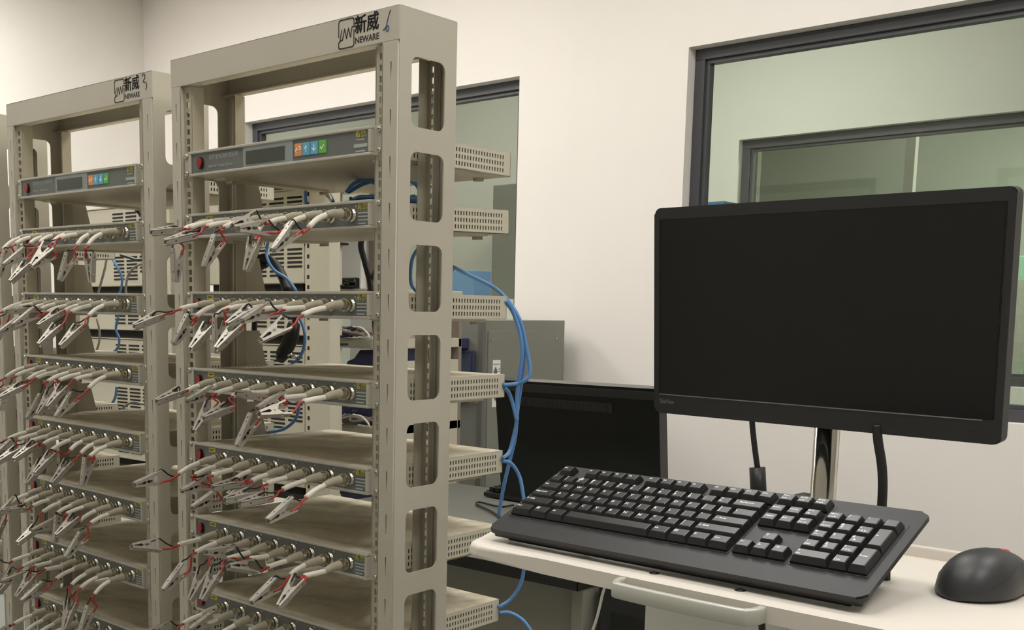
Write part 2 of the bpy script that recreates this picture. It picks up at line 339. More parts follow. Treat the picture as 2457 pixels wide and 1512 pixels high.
# ---------------------------------------------------------------- rack units
DEVD = 327.; PH0, PH1 = -35.3, 6.0        # body depth, panel height span below/above the first screw
DX0, DX1 = -450., -14.
def screw_mesh():
    bm = bmesh.new(); rings = []
    for r, y in ((4.6, 0), (4.6, -1.4), (3.6, -2.9), (1.9, -3.4), (1.9, -2.0)):
        rings.append([bm.verts.new((r*math.cos(a*math.pi/6)*K, y*K, r*math.sin(a*math.pi/6)*K)) for a in range(12)])
    for a, b in zip(rings, rings[1:]):
        for k in range(12): bm.faces.new((a[k], a[(k+1) % 12], b[(k+1) % 12], b[k]))
    bm.faces.new(rings[-1]); bm.faces.new(rings[0][::-1]); return bm
PM = {}
def unit_meshes():
    z0, z1 = PH0+1, PH1-1
    h = [[(0, z0), (DEVD, z0), (DEVD, z1), (0, z1)]]
    for r in range(3):
        zz = z1-9.5-r*10.6
        for k in range(32):
            y = DEVD-20-k*7.0
            if y > 60: h.append([(y-1.5, zz-3.2), (y+1.5, zz-3.2), (y+1.5, zz+3.2), (y-1.5, zz+3.2)])
        for k in range(4): h.append([(26+k*7-1.5, zz-3.2), (26+k*7+1.5, zz-3.2), (26+k*7+1.5, zz+3.2), (26+k*7-1.5, zz+3.2)])
    PM['side'] = plate(h, 'x', 0, 1.2)
    PM['top'] = boxes((DX0, DX1, 1, DEVD, z1-1.2, z1), bev=.5)
    PM['bottom'] = boxes((DX0, DX1, 1, DEVD, z0, z0+1.2), (DX0+8, DX0+40, 40, 280, z0-4, z0), (DX1-40, DX1-8, 40, 280, z0-4, z0))
    bm = boxes((DX0+2, DX1-2, 3, DEVD-2, z0+1.5, z1-1.5)); PM['core'] = bm
    bm = boxes((DX0, DX1, DEVD-1.2, DEVD, z0, z1)); PM['back'] = bm
    # front panel: ears, bevelled bezel frame
    bm = bmesh.new(); box(bm, -472, DX0+4, 0, 2.2, PH0, PH1, bev=.6); box(bm, DX1-4, 6.6, 0, 2.2, PH0, PH1, bev=.6)
    for (a, b, c, d) in ((DX0, DX1+2, PH1-4.6, PH1), (DX0, DX1+2, PH0, PH0+4.6), (DX0, DX0+5, PH0+4.6, PH1-4.6), (DX1-3, DX1+2, PH0+4.6, PH1-4.6)): box(bm, a, b, -7, 2, c, d, bev=1.3)
    PM['panel'] = bm
    PM['overlay'] = boxes((DX0+5, DX1-3, -4.6, -2, PH0+4.6, PH1-4.6))
    PM['screw'] = screw_mesh()
    bm = bmesh.new(); tube(bm, [(0, 0, z0-9), (0, 0, z0)], 9, 12); PM['feet'] = bm
    # switch: dark bezel and domed red rocker
    bm = bmesh.new(); prism(bm, [(7.6*math.cos(a*math.pi/10), 10.2*math.sin(a*math.pi/10)) for a in range(20)], 'y', -7.5, -4.4); PM['sw_b'] = bm
    bm = bmesh.new(); prism(bm, [(5.4*math.cos(a*math.pi/10), 8*math.sin(a*math.pi/10)) for a in range(20)], 'y', -10.5, -7.4); PM['sw_r'] = bm
    bm = bmesh.new()
    prof = [(10.5, -4.6), (10.5, -7), (8.6, -8), (8.6, -12), (9.4, -13), (9.4, -16), (8, -17)]; rings = []
    for r, y in prof: rings.append([bm.verts.new((r*math.cos(a*math.pi/8)*K, y*K, r*math.sin(a*math.pi/8)*K)) for a in range(16)])
    for a, b in zip(rings, rings[1:]):
        for k in range(16): bm.faces.new((a[k], a[(k+1) % 16], b[(k+1) % 16], b[k]))
    bm.faces.new(rings[-1]); PM['socket'] = bm
    bm = bmesh.new(); tube(bm, [(0, -5.6, 0), (0, -4.4, 0)], 1.5, 8); PM['led'] = bm
    PM['ylab'] = boxes((-9, 9, -5.1, -4.5, -3.6, 3.6))
    for k in list(PM):
        if isinstance(PM[k], bmesh.types.BMesh):
            bm = PM[k]; bmesh.ops.recalc_face_normals(bm, faces=bm.faces); me = bpy.data.meshes.new(k); bm.to_mesh(me); bm.free(); PM[k] = me
    for k, m in dict(side='dev', top='devtop', bottom='dev', core='core', back='dev', panel='bezel', overlay='overlay', screw='screw', feet='boot', sw_b='redd', sw_r='red', socket='nickel', led='print', ylab='yellow').items():
        PM[k].materials.clear(); PM[k].materials.append(M[m])
    for k in ('sw_r', 'socket', 'screw'):
        for p in PM[k].polygons: p.use_smooth = len(p.vertices) == 4
def txt(s, size, m, parent, x, z, y=-4.9, bold=.0, sx=1., align='LEFT', name='lettering'):
    me = text_mesh(s, size, bold, .1, align, sx); key = ('m', s, size, m)
    if key not in TXT:
        me = me.copy(); me.materials.append(M[m]); TXT[key] = me
    return share(name, TXT[key], parent, T3(x, y, z))
def base_unit(RF, z, name, label, cat, group, pitch=0.):
    if not PM: unit_meshes()
    U = empty(name, RF @ T3(0, 0, Fz(z)) @ RX(pitch), label, cat, group)
    for k, n in (('core', 'chassis'), ('top', 'top_cover'), ('bottom', 'bottom_plate'), ('back', 'back_plate'), ('panel', 'front_panel'), ('overlay', 'panel_overlay')): share(n, PM[k], U)
    for x in (DX0+30, DX1-30):
        for y in (60, 280): share('rubber_foot', PM['feet'], U, T3(x, y, 0))
    share('side_panel', PM['side'], U, T3(DX1-1.2, 0, 0)); share('side_panel', PM['side'], U, T3(DX0, 0, 0))
    for x in (0, -465):
        for zz in (0, -29.3): share('screw', PM['screw'], U, T3(x, 0, zz))
    return U
def print_line(U, x, z, w, h): return mk('print_line', boxes((x, x+w, -5.0, -4.5, z-h/2, z+h/2)), M['print'], U)
def control_unit(RF, z, rk, group, pitch=0.):
    U = base_unit(RF, z, 'control_unit', 'slim control unit with display and coloured keys, %s' % rk, 'control unit', group, pitch)
    sw = share('power_switch', PM['sw_b'], U, T3(-418, 0, -15)); share('rocker', PM['sw_r'], sw)
    txt('高性能电池检测系统', 9.0, 'print', U, -397, -10.5, sx=.98); txt('Battery Testing System', 7.2, 'print', U, -397, -24, sx=.95)
    mk('display_surround', boxes((-305, -183, -5.6, -4, -32, 2.5), bev=.6), M['lcdf'], U)
    d = mk('display', boxes((-297, -202, -6.6, -5.2, -26.5, -5.5), bev=.5), M['lcd'], U)
    for i, (c, s) in enumerate((('orange', '↩'), ('kblue', '↑'), ('kblue', '↓'), ('kgreen', '✓'))):
        k = mk('key', boxes((-8.2, 8.2, -6, -4.2, -9.5, 9.5), bev=.8), M[c], U, loc=Vector((-170+i*18.2, 0, -14.6))*K)
        txt(s, 13, 'white', k, 0, -4.6, y=-6.2, bold=.3, align='CENTER')
    txt('新威', 10.5, 'yellow', U, -44, -7, bold=.25)
    print_line(U, -48, -20, 28, 5); print_line(U, -44, -11.5, 18, 1.6); print_line(U, -44, -28, 20, 2)
    return U
CH_X = [-363+44.4*i for i in range(8)]; CH_Z = -14.6
def channel_unit(RF, z, label, group, pitch=0., sockets=True):
    U = base_unit(RF, z, 'tester_unit', label, 'test unit', group, pitch)
    sw = share('power_switch', PM['sw_b'], U, T3(-430, 0, -15)); share('rocker', PM['sw_r'], sw)
    yl = share('yellow_label', PM['ylab'], U, T3(-397, 0, -3.5)); mk('print_line', boxes((-6, 5, -5.4, -5, -1.2, 1.2)), M['inky'], yl)
    for i, x in enumerate(CH_X):
        share('socket', PM['socket'], U, T3(x, 0, CH_Z)); share('indicator', PM['led'], U, T3(x+10, 0, -2.2))
    txt('新威', 10, 'yellow', U, -39, -6, bold=.25)
    for k, w_ in enumerate((22, 20, 22, 16)): print_line(U, -39, -12.5-k*5, w_, 2)
    return U
Z6 = [0, -103.7, -236.1, -368.4, -500, -632.2, -764.8]
Z3 = [0, -103.5, -237.5, -370.7, -503.2, -635.5, -768.6, -901.5]
R6 = rack_frame(0, 0, -.015, .005); R3 = rack_frame(-633.4, 32, -.0187, .0097, 2.3); R9 = rack_frame(-1268, 62, -.019, .008, 2)
make_rack(R6, '6', 'tall beige open equipment rack with handwritten 6, nearest the computer cart')
make_rack(R3, '3', 'beige open equipment rack with handwritten 3 on its top beam')
make_rack(R9, '3', 'beige open equipment rack cut off at the left edge of the photo', printed=False)
GUS = bmesh.new(); prism(GUS, [(100, 0), (168, 0), (152, 64), (100, 64)], 'x', -1, 1); _g = bpy.data.meshes.new('support_bracket'); GUS.to_mesh(_g); GUS.free(); _g.materials.append(M['rack'])
for rk_, zs_ in (('equipment_rack', Z6), ('equipment_rack.001', Z3), ('equipment_rack.002', Z3)):
    for z_ in zs_[1:]:
        for x_ in (-458,): share('support_bracket', _g, bpy.data.objects[rk_], T3(RC[0], RC[1], 0).inverted() @ T3(x_, 0, Fz(z_+PH1)))
ROWN = ['', 'top', 'second', 'third', 'fourth', 'fifth', 'sixth', 'seventh']
control_unit(R6, 0, 'rack nearest the cart', 'slim control units'); control_unit(R3, 0, 'second rack from the cart', 'slim control units')
for i in range(1, 7): channel_unit(R6, Z6[i], '%s eight socket battery tester unit down in the rack nearest the cart' % ROWN[i], 'battery tester units', .03 if i == 1 else 0.)
for i in range(1, 8): channel_unit(R3, Z3[i], '%s eight socket battery tester unit down in the second rack from the cart' % ROWN[i], 'battery tester units', .02 if i == 1 else 0.)
for i in range(1, 8): channel_unit(R9, Z3[i], '%s battery tester unit down in the rack at the left edge' % ROWN[i], 'battery tester units')
# ================================================================ test leads with crocodile clips
CL = 54.
def clip_meshes():
    """one stamped jaw: axis along +x from handle end (0) to tip (CL), plate normal +z, mm"""
    bm = bmesh.new()
    pl = [[(0, -5), (0, 5), (30, 5.4), (CL-4, 3.2), (CL, 2.4), (CL, -2.4), (CL-4, -3.2), (30, -5.4)]]
    for x in (8, 15, 38): pl.append([(x+1.5*math.cos(a*math.pi/4), 1.5*math.sin(a*math.pi/4)) for a in range(8)])
    me = plate(pl, 'z', 0, .9); add_me(bm, me)
    side = [(0, .9), (0, -1.6), (16, -2.6), (24, -9), (31, -9), (37, -3.2), (CL, -2.6), (CL, .9)]
    for y in (-5.2, 4.3): prism(bm, side, 'y', y, y+.9)
    d = bpy.data.meshes.new('clip_jaw'); bmesh.ops.recalc_face_normals(bm, faces=bm.faces); bm.to_mesh(d); bm.free(); d.materials.append(M['clip'])
    bm = bmesh.new(); tube(bm, [(0, 3.2*math.cos(t*.7), 0) for t in (0,)]+[(1e-3, 0, 0)], .1, 3); bm.free()
    bm = bmesh.new(); tube(bm, [(27+3.1*math.cos(t*.55), -4+8*t/46, 3.1*math.sin(t*.55)) for t in range(47)], .55, 5); tube(bm, [(27, -6.2, 0), (27, 6.2, 0)], 1.5, 8)
    e = bpy.data.meshes.new('clip_spring'); bmesh.ops.recalc_face_normals(bm, faces=bm.faces); bm.to_mesh(e); bm.free(); e.materials.append(M['spring'])
    bm = bmesh.new(); tube(bm, [(0, -16, 0), (0, -21, 0), (0, -21.1, 0), (0, -23.5, 0), (0, -23.6, 0), (0, -27, 0)], 1, 14, rs=[9.4, 9.4, 7.6, 7.6, 8.6, 8.2])
    g = bpy.data.meshes.new('locking_ring'); bmesh.ops.recalc_face_normals(bm, faces=bm.faces); bm.to_mesh(g); bm.free(); g.materials.append(M['nickel'])
    return d, e, g
JAW, SPR, RING = clip_meshes()
def lead(RF, z, ch, label, group, S=None, B=None, T=None, roll=0., jx=0.):
    C = (RF @ Vector((CH_X[ch]*K, 0, Fz(z+CH_Z)*K)))/K; C.z += FZ; X = C.x        # survey coordinates
    px = lambda q: on(q, 0, X+jx)
    rnd = random.Random(int(z*13+ch*101+X))
    C1 = C+Vector((jx*.3, -58, -2-rnd.random()*3))
    S_ = px(S) if S else C+Vector((rnd.uniform(-6, 6), -98, -rnd.uniform(12, 22)))
    d = S_-C1; S_ = C1+d.normalized()*max(30, min(46, d.length)); S_.x = X+jx*.7
    if B: B_, T_ = px(B), px(T)
    else:
        B_ = S_+Vector((rnd.uniform(-8, 8), -rnd.uniform(14, 24), -rnd.uniform(6, 30))); a = rnd.uniform(.15, 1.3)
        T_ = B_+Vector((rnd.uniform(-8, 8), -math.cos(a)*50, -math.sin(a)*50)); roll = rnd.choice((0, 1.35, .5, -1.2))
    L = empty('test_lead', T3(C.x, C.y, C.z-FZ), label, 'test lead', group); o = C
    dv = (T_-B_).normalized(); B_ = (B_+T_)/2-dv*CL/2; T_ = B_+dv*CL
    share('locking_ring', RING, L)
    bm = bmesh.new(); P = spline([C+Vector((0, -26, 0)), C+Vector((jx*.1, -42, -.6)), C1], 5)
    n = len(P); tube(bm, [p-o for p in P], 1, 10, rs=[7.6-3.0*(i/(n-1))+(.5 if i % 2 and i > 4 else 0) for i in range(n)]); mk('cable_boot', bm, M['boot'], L, True)
    mid = (C1+S_)/2+Vector((0, 0, (C1.z-S_.z)*.12))
    bm = bmesh.new(); tube(bm, [p-o for p in spline([C1+Vector((0, 3, .2)), mid, S_], 4)], 4.1, 10, rs=None); mk('sleeve', bm, M['sleeve'], L, True)
    up = dv.cross(Vector((1, 0, 0))).normalized(); up = up if up.z > 0 else -up
    q = Matrix.Rotation(roll, 3, dv); nz = q @ up; ny = nz.cross(dv)
    R = Matrix((dv, ny, nz)).transposed().to_4x4()
    base = T3(*(B_-o)) @ R; a = .155
    T1 = base @ T3(27, 0, 2.6) @ RY(a) @ T3(-27, 0, 4.6); T2 = base @ T3(27, 0, -2.6) @ RX(math.pi) @ RY(a) @ T3(-27, 0, 4.6)
    share('clip_jaw', JAW, L, T1); share('clip_jaw', JAW, L, T2); share('spring', SPR, L, base)
    h1 = (T1 @ Vector((.004, 0, -.001)))/K+o; h2 = (T2 @ Vector((.004, 0, -.001)))/K+o
    for nm, h, m, off, rr in (('red_wire', h2, 'redw', 1.6, 1.75), ('black_wire', h1, 'blackw', -1.6, 1.35)):
        s0 = S_+Vector((off, 3, 0)); dd = (S_-C1).normalized(); m1 = S_+dd*9+Vector((off, 0, -1)); m2 = h-dv*7+Vector((off, 0, 2))
        bm = bmesh.new(); tube(bm, [p-o for p in spline([s0, m1, (m1+m2)/2+Vector((0, 0, -2)), m2, h+dv*5], 4)], rr, 6); mk(nm, bm, M[m], L, True)
    return L
def zz(ox, oy, s): return lambda *p: (ox+p[0]/s, oy+p[1]/s)
zA, zB, zC, zD = zz(360, 450, 3.024), zz(300, 850, 2.284), zz(0, 500, 3.024), zz(0, 950, 2.69)
SD, FL, MX = 0., 1.35, .6      # roll: opening seen from the side, plate seen face on, in between
POSE6 = {1: (zA, {7: ((1150,290),(1040,310),(915,435),SD), 6: ((980,290),(850,290),(640,300),SD), 5: ((880,250),(800,215),(590,285),MX), 4: ((800,300),(765,380),(705,590),FL), 3: ((440,315),(490,390),(405,555),SD), 2: ((310,300),(330,335),(95,405),FL), 1: ((260,300),(215,300),(10,330),FL), 0: ((210,330),(200,480),(190,645),SD)}),
 2: (zA, {7: ((1105,925),(990,980),(800,1110),MX), 6: ((970,885),(850,890),(690,960),SD), 5: ((800,890),(745,870),(565,1000),FL), 4: ((700,890),(625,1010),(500,1160),FL), 3: ((565,880),(500,1000),(480,1150),SD), 2: ((460,945),(430,1000),(310,1165),FL), 1: ((335,935),(285,970),(190,1110),SD), 0: ((220,880),(70,925),(-105,1010),FL)}),
 3: (zB, {7: ((975,260),(895,295),(730,330),MX), 6: ((860,240),(880,245),(725,300),SD), 5: ((740,280),(705,355),(625,490),SD), 4: ((690,215),(775,235),(590,215),FL), 3: ((590,230),(585,280),(425,360),FL), 2: ((500,215),(480,265),(385,430),FL), 1: ((430,205),(460,215),(365,250),SD), 0: ((360,195),(310,200),(180,260),FL)}),
 4: (zB, {0: ((295,655),(200,675),(55,715),SD), 1: ((385,660),(455,700),(315,750),SD), 2: ((480,665),(505,775),(375,840),SD), 3: ((605,685),(695,675),(570,775),FL), 4: ((700,690),(630,700),(485,735),FL), 5: ((780,710),(690,760),(560,800),FL), 6: ((865,740),(795,775),(620,825),FL), 7: ((990,785),(915,825),(795,905),SD)}),
 5: (zB, {0: ((295,1045),(190,1045),(35,1055),MX), 1: ((385,1085),(320,1180),(225,1280),SD), 2: ((480,1110),(430,1195),(365,1340),FL), 3: ((560,1120),(500,1190),(430,1335),FL), 4: ((690,1120),(600,1090),(440,1085),SD), 5: ((785,1165),(725,1165),(560,1165),MX), 6: ((905,1210),(830,1260),(695,1360),SD), 7: ((985,1215),(945,1245),(860,1365),FL)}),
 6: (zB, {0: ((320,1475),(250,1500),(110,1530),MX), 1: ((440,1480),(470,1450),(380,1500),SD)})}
POSE3 = {1: (zC, {7: ((635,270),(650,340),(665,520),FL), 6: ((555,270),(510,350),(440,510),SD), 5: ((440,215),(350,270),(230,410),MX), 4: ((380,250),(370,330),(240,420),SD), 3: ((300,240),(170,330),(50,400),SD), 2: ((230,250),(200,400),(85,530),FL), 1: ((110,260),(60,330),(0,480),SD), 0: ((20,300),(0,330),(-60,440),SD)}),
 2: (zC, {7: ((645,780),(570,860),(450,995),FL), 6: ((520,750),(420,850),(290,990),FL), 5: ((480,740),(430,750),(290,850),FL), 4: ((350,750),(250,760),(110,840),SD), 3: ((300,730),(235,725),(50,750),FL), 2: ((220,740),(150,820),(0,900),SD)}),
 3: (zC, {7: ((645,1305),(530,1370),(420,1500),SD), 6: ((545,1240),(460,1300),(360,1430),FL), 5: ((390,1260),(370,1340),(290,1480),FL), 4: ((290,1280),(300,1390),(215,1500),SD), 3: ((240,1240),(170,1280),(0,1380),FL)}),
 4: (zD, {7: ((580,390),(570,430),(540,550),SD), 6: ((520,370),(440,430),(350,555),FL), 5: ((455,350),(340,370),(230,500),FL), 3: ((280,310),(210,320),(110,400),FL), 2: ((200,290),(100,350),(0,420),FL)}),
 5: (zD, {7: ((590,820),(530,910),(435,1030),SD), 6: ((510,810),(470,800),(390,880),FL), 5: ((430,760),(385,800),(360,915),SD), 4: ((370,755),(360,820),(215,870),SD), 2: ((210,710),(160,725),(20,745),FL), 1: ((160,690),(90,690),(0,760),SD)}),
 6: (zD, {7: ((610,1280),(580,1390),(530,1500),SD), 6: ((520,1240),(470,1340),(430,1480),FL), 5: ((465,1220),(450,1340),(420,1490),FL), 4: ((365,1180),(280,1230),(150,1320),SD), 3: ((295,1120),(200,1170),(120,1285),FL), 2: ((230,1100),(150,1170),(35,1195),SD), 0: ((80,1065),(20,1120),(0,1200),MX)})}
for RF, ZS, POSE, rk in ((R6, Z6, POSE6, 'rack nearest cart'), (R3, Z3, POSE3, 'second rack from cart')):
    for i in range(1, len(ZS)):
        zf, d = POSE.get(i, (zB, {}))
        for c in range(8):
            kw = {}
            if c in d:
                S, B, T, ro = d[c]; kw = dict(S=zf(*S), B=zf(*B), T=zf(*T), roll=ro)
            lead(RF, ZS[i], c, 'clip lead in %s socket from left of %s tester unit, %s' % (ORD[c], ROWN[i], rk), 'clip leads on the tester units', jx=random.uniform(-5, 5), **kw)
# ================================================================ computer cart
TZ = -531.; CYAW = -.048
CM = T3(316, -181, Fz(TZ)) @ RZ(CYAW)          # tray frame: origin at the front left corner of its top
CI = CM.inverted()
def toc(p): return (CI @ Vector((p[0]*K, p[1]*K, Fz(p[2])*K)))/K
P0 = toc(on((1977, 1150), 1, 335))             # pole axis
cart = empty('computer_cart', T3(316, -181, 0) @ RZ(CYAW), 'white computer cart with grey pull handle and chrome pole', 'cart')
UP = T3(0, 0, Fz(TZ))
def part(name, bm, m, smooth=False, parent=None):
    bmesh.ops.transform(bm, matrix=UP, verts=bm.verts); return mk(name, bm, M[m], parent or cart, smooth)
out = [(6, 2), (20, -3), (120, -6), (260, -8), (420, -8), (560, -6), (640, -2), (660, 10), (690, 90), (700, 200), (698, 320), (690, 330), (-36, 330), (-44, 322), (-46, 200), (-25, 86), (-2, 12)]
bm = bmesh.new(); prism(bm, out, 'z', -17, 0)
bmesh.ops.bevel(bm, geom=[e for e in bm.edges if abs(e.verts[0].co.z-e.verts[1].co.z) < 1e-6], offset=.006, segments=4, profile=.5, affect='EDGES')
tr = part('tray', bm, 'tray')
part('back_lip', boxes((-36, 690, 318, 330, -2, 12), bev=2), 'tray')
part('tray_bracket', boxes((P0.x-60, P0.x+60, 200, P0.y-10, -42, -17), (P0.x-32, P0.x+32, P0.y-40, P0.y+30, -60, 10), bev=2), 'pc')
# handle: flat bar bent into a U in front of the tray
hl, hr = toc(on((1470, 1395), 2, TZ-9)), toc(on((1826, 1472), 2, TZ-9)); x0, x1 = hl.x+16, hr.x+2
path = spline([(x0, -3, -9), (x0, -16, -9), (x0+4, -27, -9), (x0+14, -32, -9), ((x0+x1)/2, -34, -9), (x1-14, -32, -9), (x1-4, -27, -9), (x1, -16, -9), (x1, -3, -9)], 6)
bm = bmesh.new(); rings = []
for i, p in enumerate(path):
    t = (path[min(i+1, len(path)-1)]-path[max(i-1, 0)]).normalized(); n = Vector((-t.y, t.x, 0))
    rings.append([bm.verts.new((p+n*a+Vector((0, 0, b)))*K) for a, b in ((-3, -8), (3, -8), (4, -6), (4, 6), (3, 8), (-3, 8), (-4, 6), (-4, -6))])
for a, b in zip(rings, rings[1:]):
    for k in range(8): bm.faces.new((a[k], a[(k+1) % 8], b[(k+1) % 8], b[k]))
bm.faces.new(rings[0]); bm.faces.new(rings[-1][::-1])
part('handle', bm, 'handle', True)
for q in ((1570, 1376), (1776, 1417)):
    p = toc(on(q, 2, TZ)); bm = bmesh.new(); tube(bm, [(p.x, p.y, -2), (p.x, p.y, .5)], 5.6, 16); w = part('handle_screw', bm, 'pc')
    bm = bmesh.new(); tube(bm, [(p.x, p.y, -1), (p.x, p.y, 1.2)], 3.2, 12); part('screw_head', bm, 'screw', parent=w)
bm = bmesh.new(); tube(bm, [(P0.x, P0.y, -Fz(TZ)+60), (P0.x, P0.y, 350)], 17, 28); part('pole', bm, 'chrome', True)
bm = bmesh.new(); tube(bm, [(P0.x, P0.y, -30), (P0.x, P0.y, 12)], 20, 24); part('pole_collar', bm, 'pc', True)
bm = boxes((P0.x-40, P0.x+4, P0.y-30, P0.y+22, -30, 20), bev=3); part('collar_clamp', bm, 'pc')
# cabinet body under the tray and wheeled base
b0 = toc(on((1545, 1490), 1, 150)); b1 = toc(on((1915, 1490), 1, 150))
part('cabinet_body', boxes((b0.x, b1.x, b0.y, b0.y+110, -620, -45), bev=5), 'cart')
part('cabinet_door', boxes((b0.x+10, b1.x-10, b0.y-6, b0.y, -610, -60), bev=2), 'cart')
part('base', boxes((40, 600, 30, 480, -Fz(TZ)+70, -Fz(TZ)+105), bev=10), 'cart')
part('lower_column', boxes((P0.x-30, P0.x+30, P0.y-30, P0.y+30, -Fz(TZ)+100, -600)), 'handle')
for x in (60, 580):
    for y in (50, 460):
        bm = bmesh.new(); tube(bm, [(x-11, y, -Fz(TZ)+32), (x+11, y, -Fz(TZ)+32)], 32, 18); c = part('caster', bm, 'pc')
        part('caster_fork', boxes((x-15, x-12, y-10, y+10, -Fz(TZ)+30, -Fz(TZ)+72), (x+12, x+15, y-10, y+10, -Fz(TZ)+30, -Fz(TZ)+72), (x-15, x+15, y-10, y+10, -Fz(TZ)+66, -Fz(TZ)+72)), 'screw', parent=c)
# ---------------------------------------------------------------- keyboard
U_ = 19.05
KM = T3(341.124, -127.796, Fz(-494.122)) @ RZ(-.046) @ RX(.373)
kbd = empty('keyboard', KM, 'black full size keyboard tilted up on the white cart tray', 'keyboard')
bm = bmesh.new(); prism(bm, rrect(-9, 441, -36, 131, 9), 'z', -14.5, -9)
bmesh.ops.bevel(bm, geom=[e for e in bm.edges if e.verts[0].co.z > -.0095 and e.verts[1].co.z > -.0095], offset=.002, segments=2, affect='EDGES')
mk('case', bm, M['kb'], kbd)
mk('lower_shell', boxes((-4, 436, -32, 126, -22, -14), bev=2), M['kb'], kbd)
mk('key_well', boxes((-2, 288, -2, 118, -9.3, -8.6), (291, 351, -2, 118, -9.3, -8.7), (352, 431, -2, 100, -9.3, -8.6)), M['kb'], kbd)
for x in (30, 400):       # fold-out rear feet, down to the tray
    p = Vector((x, 118, -17)); zt = (Fz(TZ) - (KM @ (p*K)).z/K)
    d = KM.to_3x3().inverted() @ Vector((0, .15, -1)); L_ = -zt
    q = p+d*(L_)*1.0
    bm = bmesh.new(); tube(bm, [p+Vector((0, 0, 2)), q], 6, 8); mk('rear_foot', bm, M['kb'], kbd)
mk('front_foot', boxes((10, 422, -25, -13, -29, -20.5), bev=1.5), M['kb'], kbd)
KEYM = {}
def keycap(w, h=1.):
    if (w, h) in KEYM: return KEYM[(w, h)]
    bm = bmesh.new(); a, b = w*U_-1.0, h*U_-1.0
    lv = [(a/2, b/2, -9, 0), (a/2, b/2, -6.5, 0), (a/2-2.5, b/2-2.6, -.6, .6), (a/2-3.3, b/2-3.4, 0, .6)]
    R_ = [[bm.verts.new((x*K, (y+dy)*K, z*K)) for x, y in ((-p, -q), (p, -q), (p, q), (-p, q))] for p, q, z, dy in lv]
    for r, t in zip(R_, R_[1:]):
        for k in range(4): bm.faces.new((r[k], r[(k+1) % 4], t[(k+1) % 4], t[k]))
    bm.faces.new(R_[-1]); bm.faces.new(R_[0][::-1])
    me = bpy.data.meshes.new('key'); bmesh.ops.recalc_face_normals(bm, faces=bm.faces); bm.to_mesh(me); bm.free(); me.materials.append(M['key']); KEYM[(w, h)] = me; return me
def key(x, y, w, s, h=1., size=None):
    o = share('key', keycap(w, h), kbd, T3((x+w/2)*U_, (y+h/2)*U_, 0))
    if s:
        lines = s.split('|'); sz = size or (6.2 if max(map(len, lines)) == 1 else 4.0)
        for i, t in enumerate(lines):
            me = text_mesh(t, sz, .12, .05); kk = ('k', t, sz)
            if kk not in TXT:
                c = me.copy()
                for v in c.vertices: v.co = Vector((v.co.x, v.co.z, -v.co.y))
                c.materials.append(M['legend']); TXT[kk] = c
            share('legend', TXT[kk], o, T3(-w*U_/2+4.2, 2.0-i*5.2 if len(lines) > 1 else .2, .12))
rows = [(4, 0, [('~|`', 1)]+[(a+'|'+b, 1) for a, b in zip('!@#$%^&*()_+', '1234567890-=')]+[('← Backspace', 2)]),
        (3, 0, [('Tab', 1.5)]+[(c, 1) for c in 'QWERTYUIOP']+[('{|[', 1), ('}|]', 1), ('||\\', 1.5)]),
        (2, 0, [('Caps Lock', 1.75)]+[(c, 1) for c in 'ASDFGHJKL']+[(':|;', 1), ('"|\'', 1), ('↵ Enter', 2.25)]),
        (1, 0, [('⇧ Shift', 2.25)]+[(c, 1) for c in 'ZXCVBNM']+[('<|,', 1), ('>|.', 1), ('?|/', 1), ('⇧ Shift', 2.75)]),
        (0, 0, [('Ctrl', 1.5), ('⊞', 1.25), ('Alt', 1.25), ('', 6), ('Alt', 1.25), ('⊞', 1.25), ('≡', 1.25), ('Ctrl', 1.25)])]
for y, x, ks in rows:
    for s_, w in ks:
        key(x, y, w, s_ if s_ != '||\\' else '\\'); x += w
FY = 5.28
key(0, FY, 1, 'Esc')
for i in range(12): key(2+i+(i//4)*.5, FY, 1, 'F%d' % (i+1))
for i, s_ in enumerate(('Print|Scrn', 'Scroll|Lock', 'Pause|Break')): key(15.25+i, FY, 1, s_, size=3.4)
for i, s_ in enumerate(('Insert', 'Home', 'Page|Up')): key(15.25+i, 4, 1, s_, size=3.6)
for i, s_ in enumerate(('Delete', 'End', 'Page|Down')): key(15.25+i, 3, 1, s_, size=3.6)
key(16.25, 1, 1, '↑')
for i, s_ in enumerate('←↓→'): key(15.25+i, 0, 1, s_)
nx = 18.5
for i, s_ in enumerate(('Num|Lock', '/', '*', '-')): key(nx+i, 4, 1, s_)
for j, r_ in enumerate((('1|End', '2|↓', '3|PgDn'), ('4|←', '5', '6|→'), ('7|Home', '8|↑', '9|PgUp'))):
    for i, s_ in enumerate(r_): key(nx+i, 1+j, 1, s_)
key(nx, 0, 2, '0|Ins'); key(nx+2, 0, 1, '.|Del'); key(nx+3, 0, 1, 'Enter', h=2); key(nx+3, 2, 1, '+', h=2)
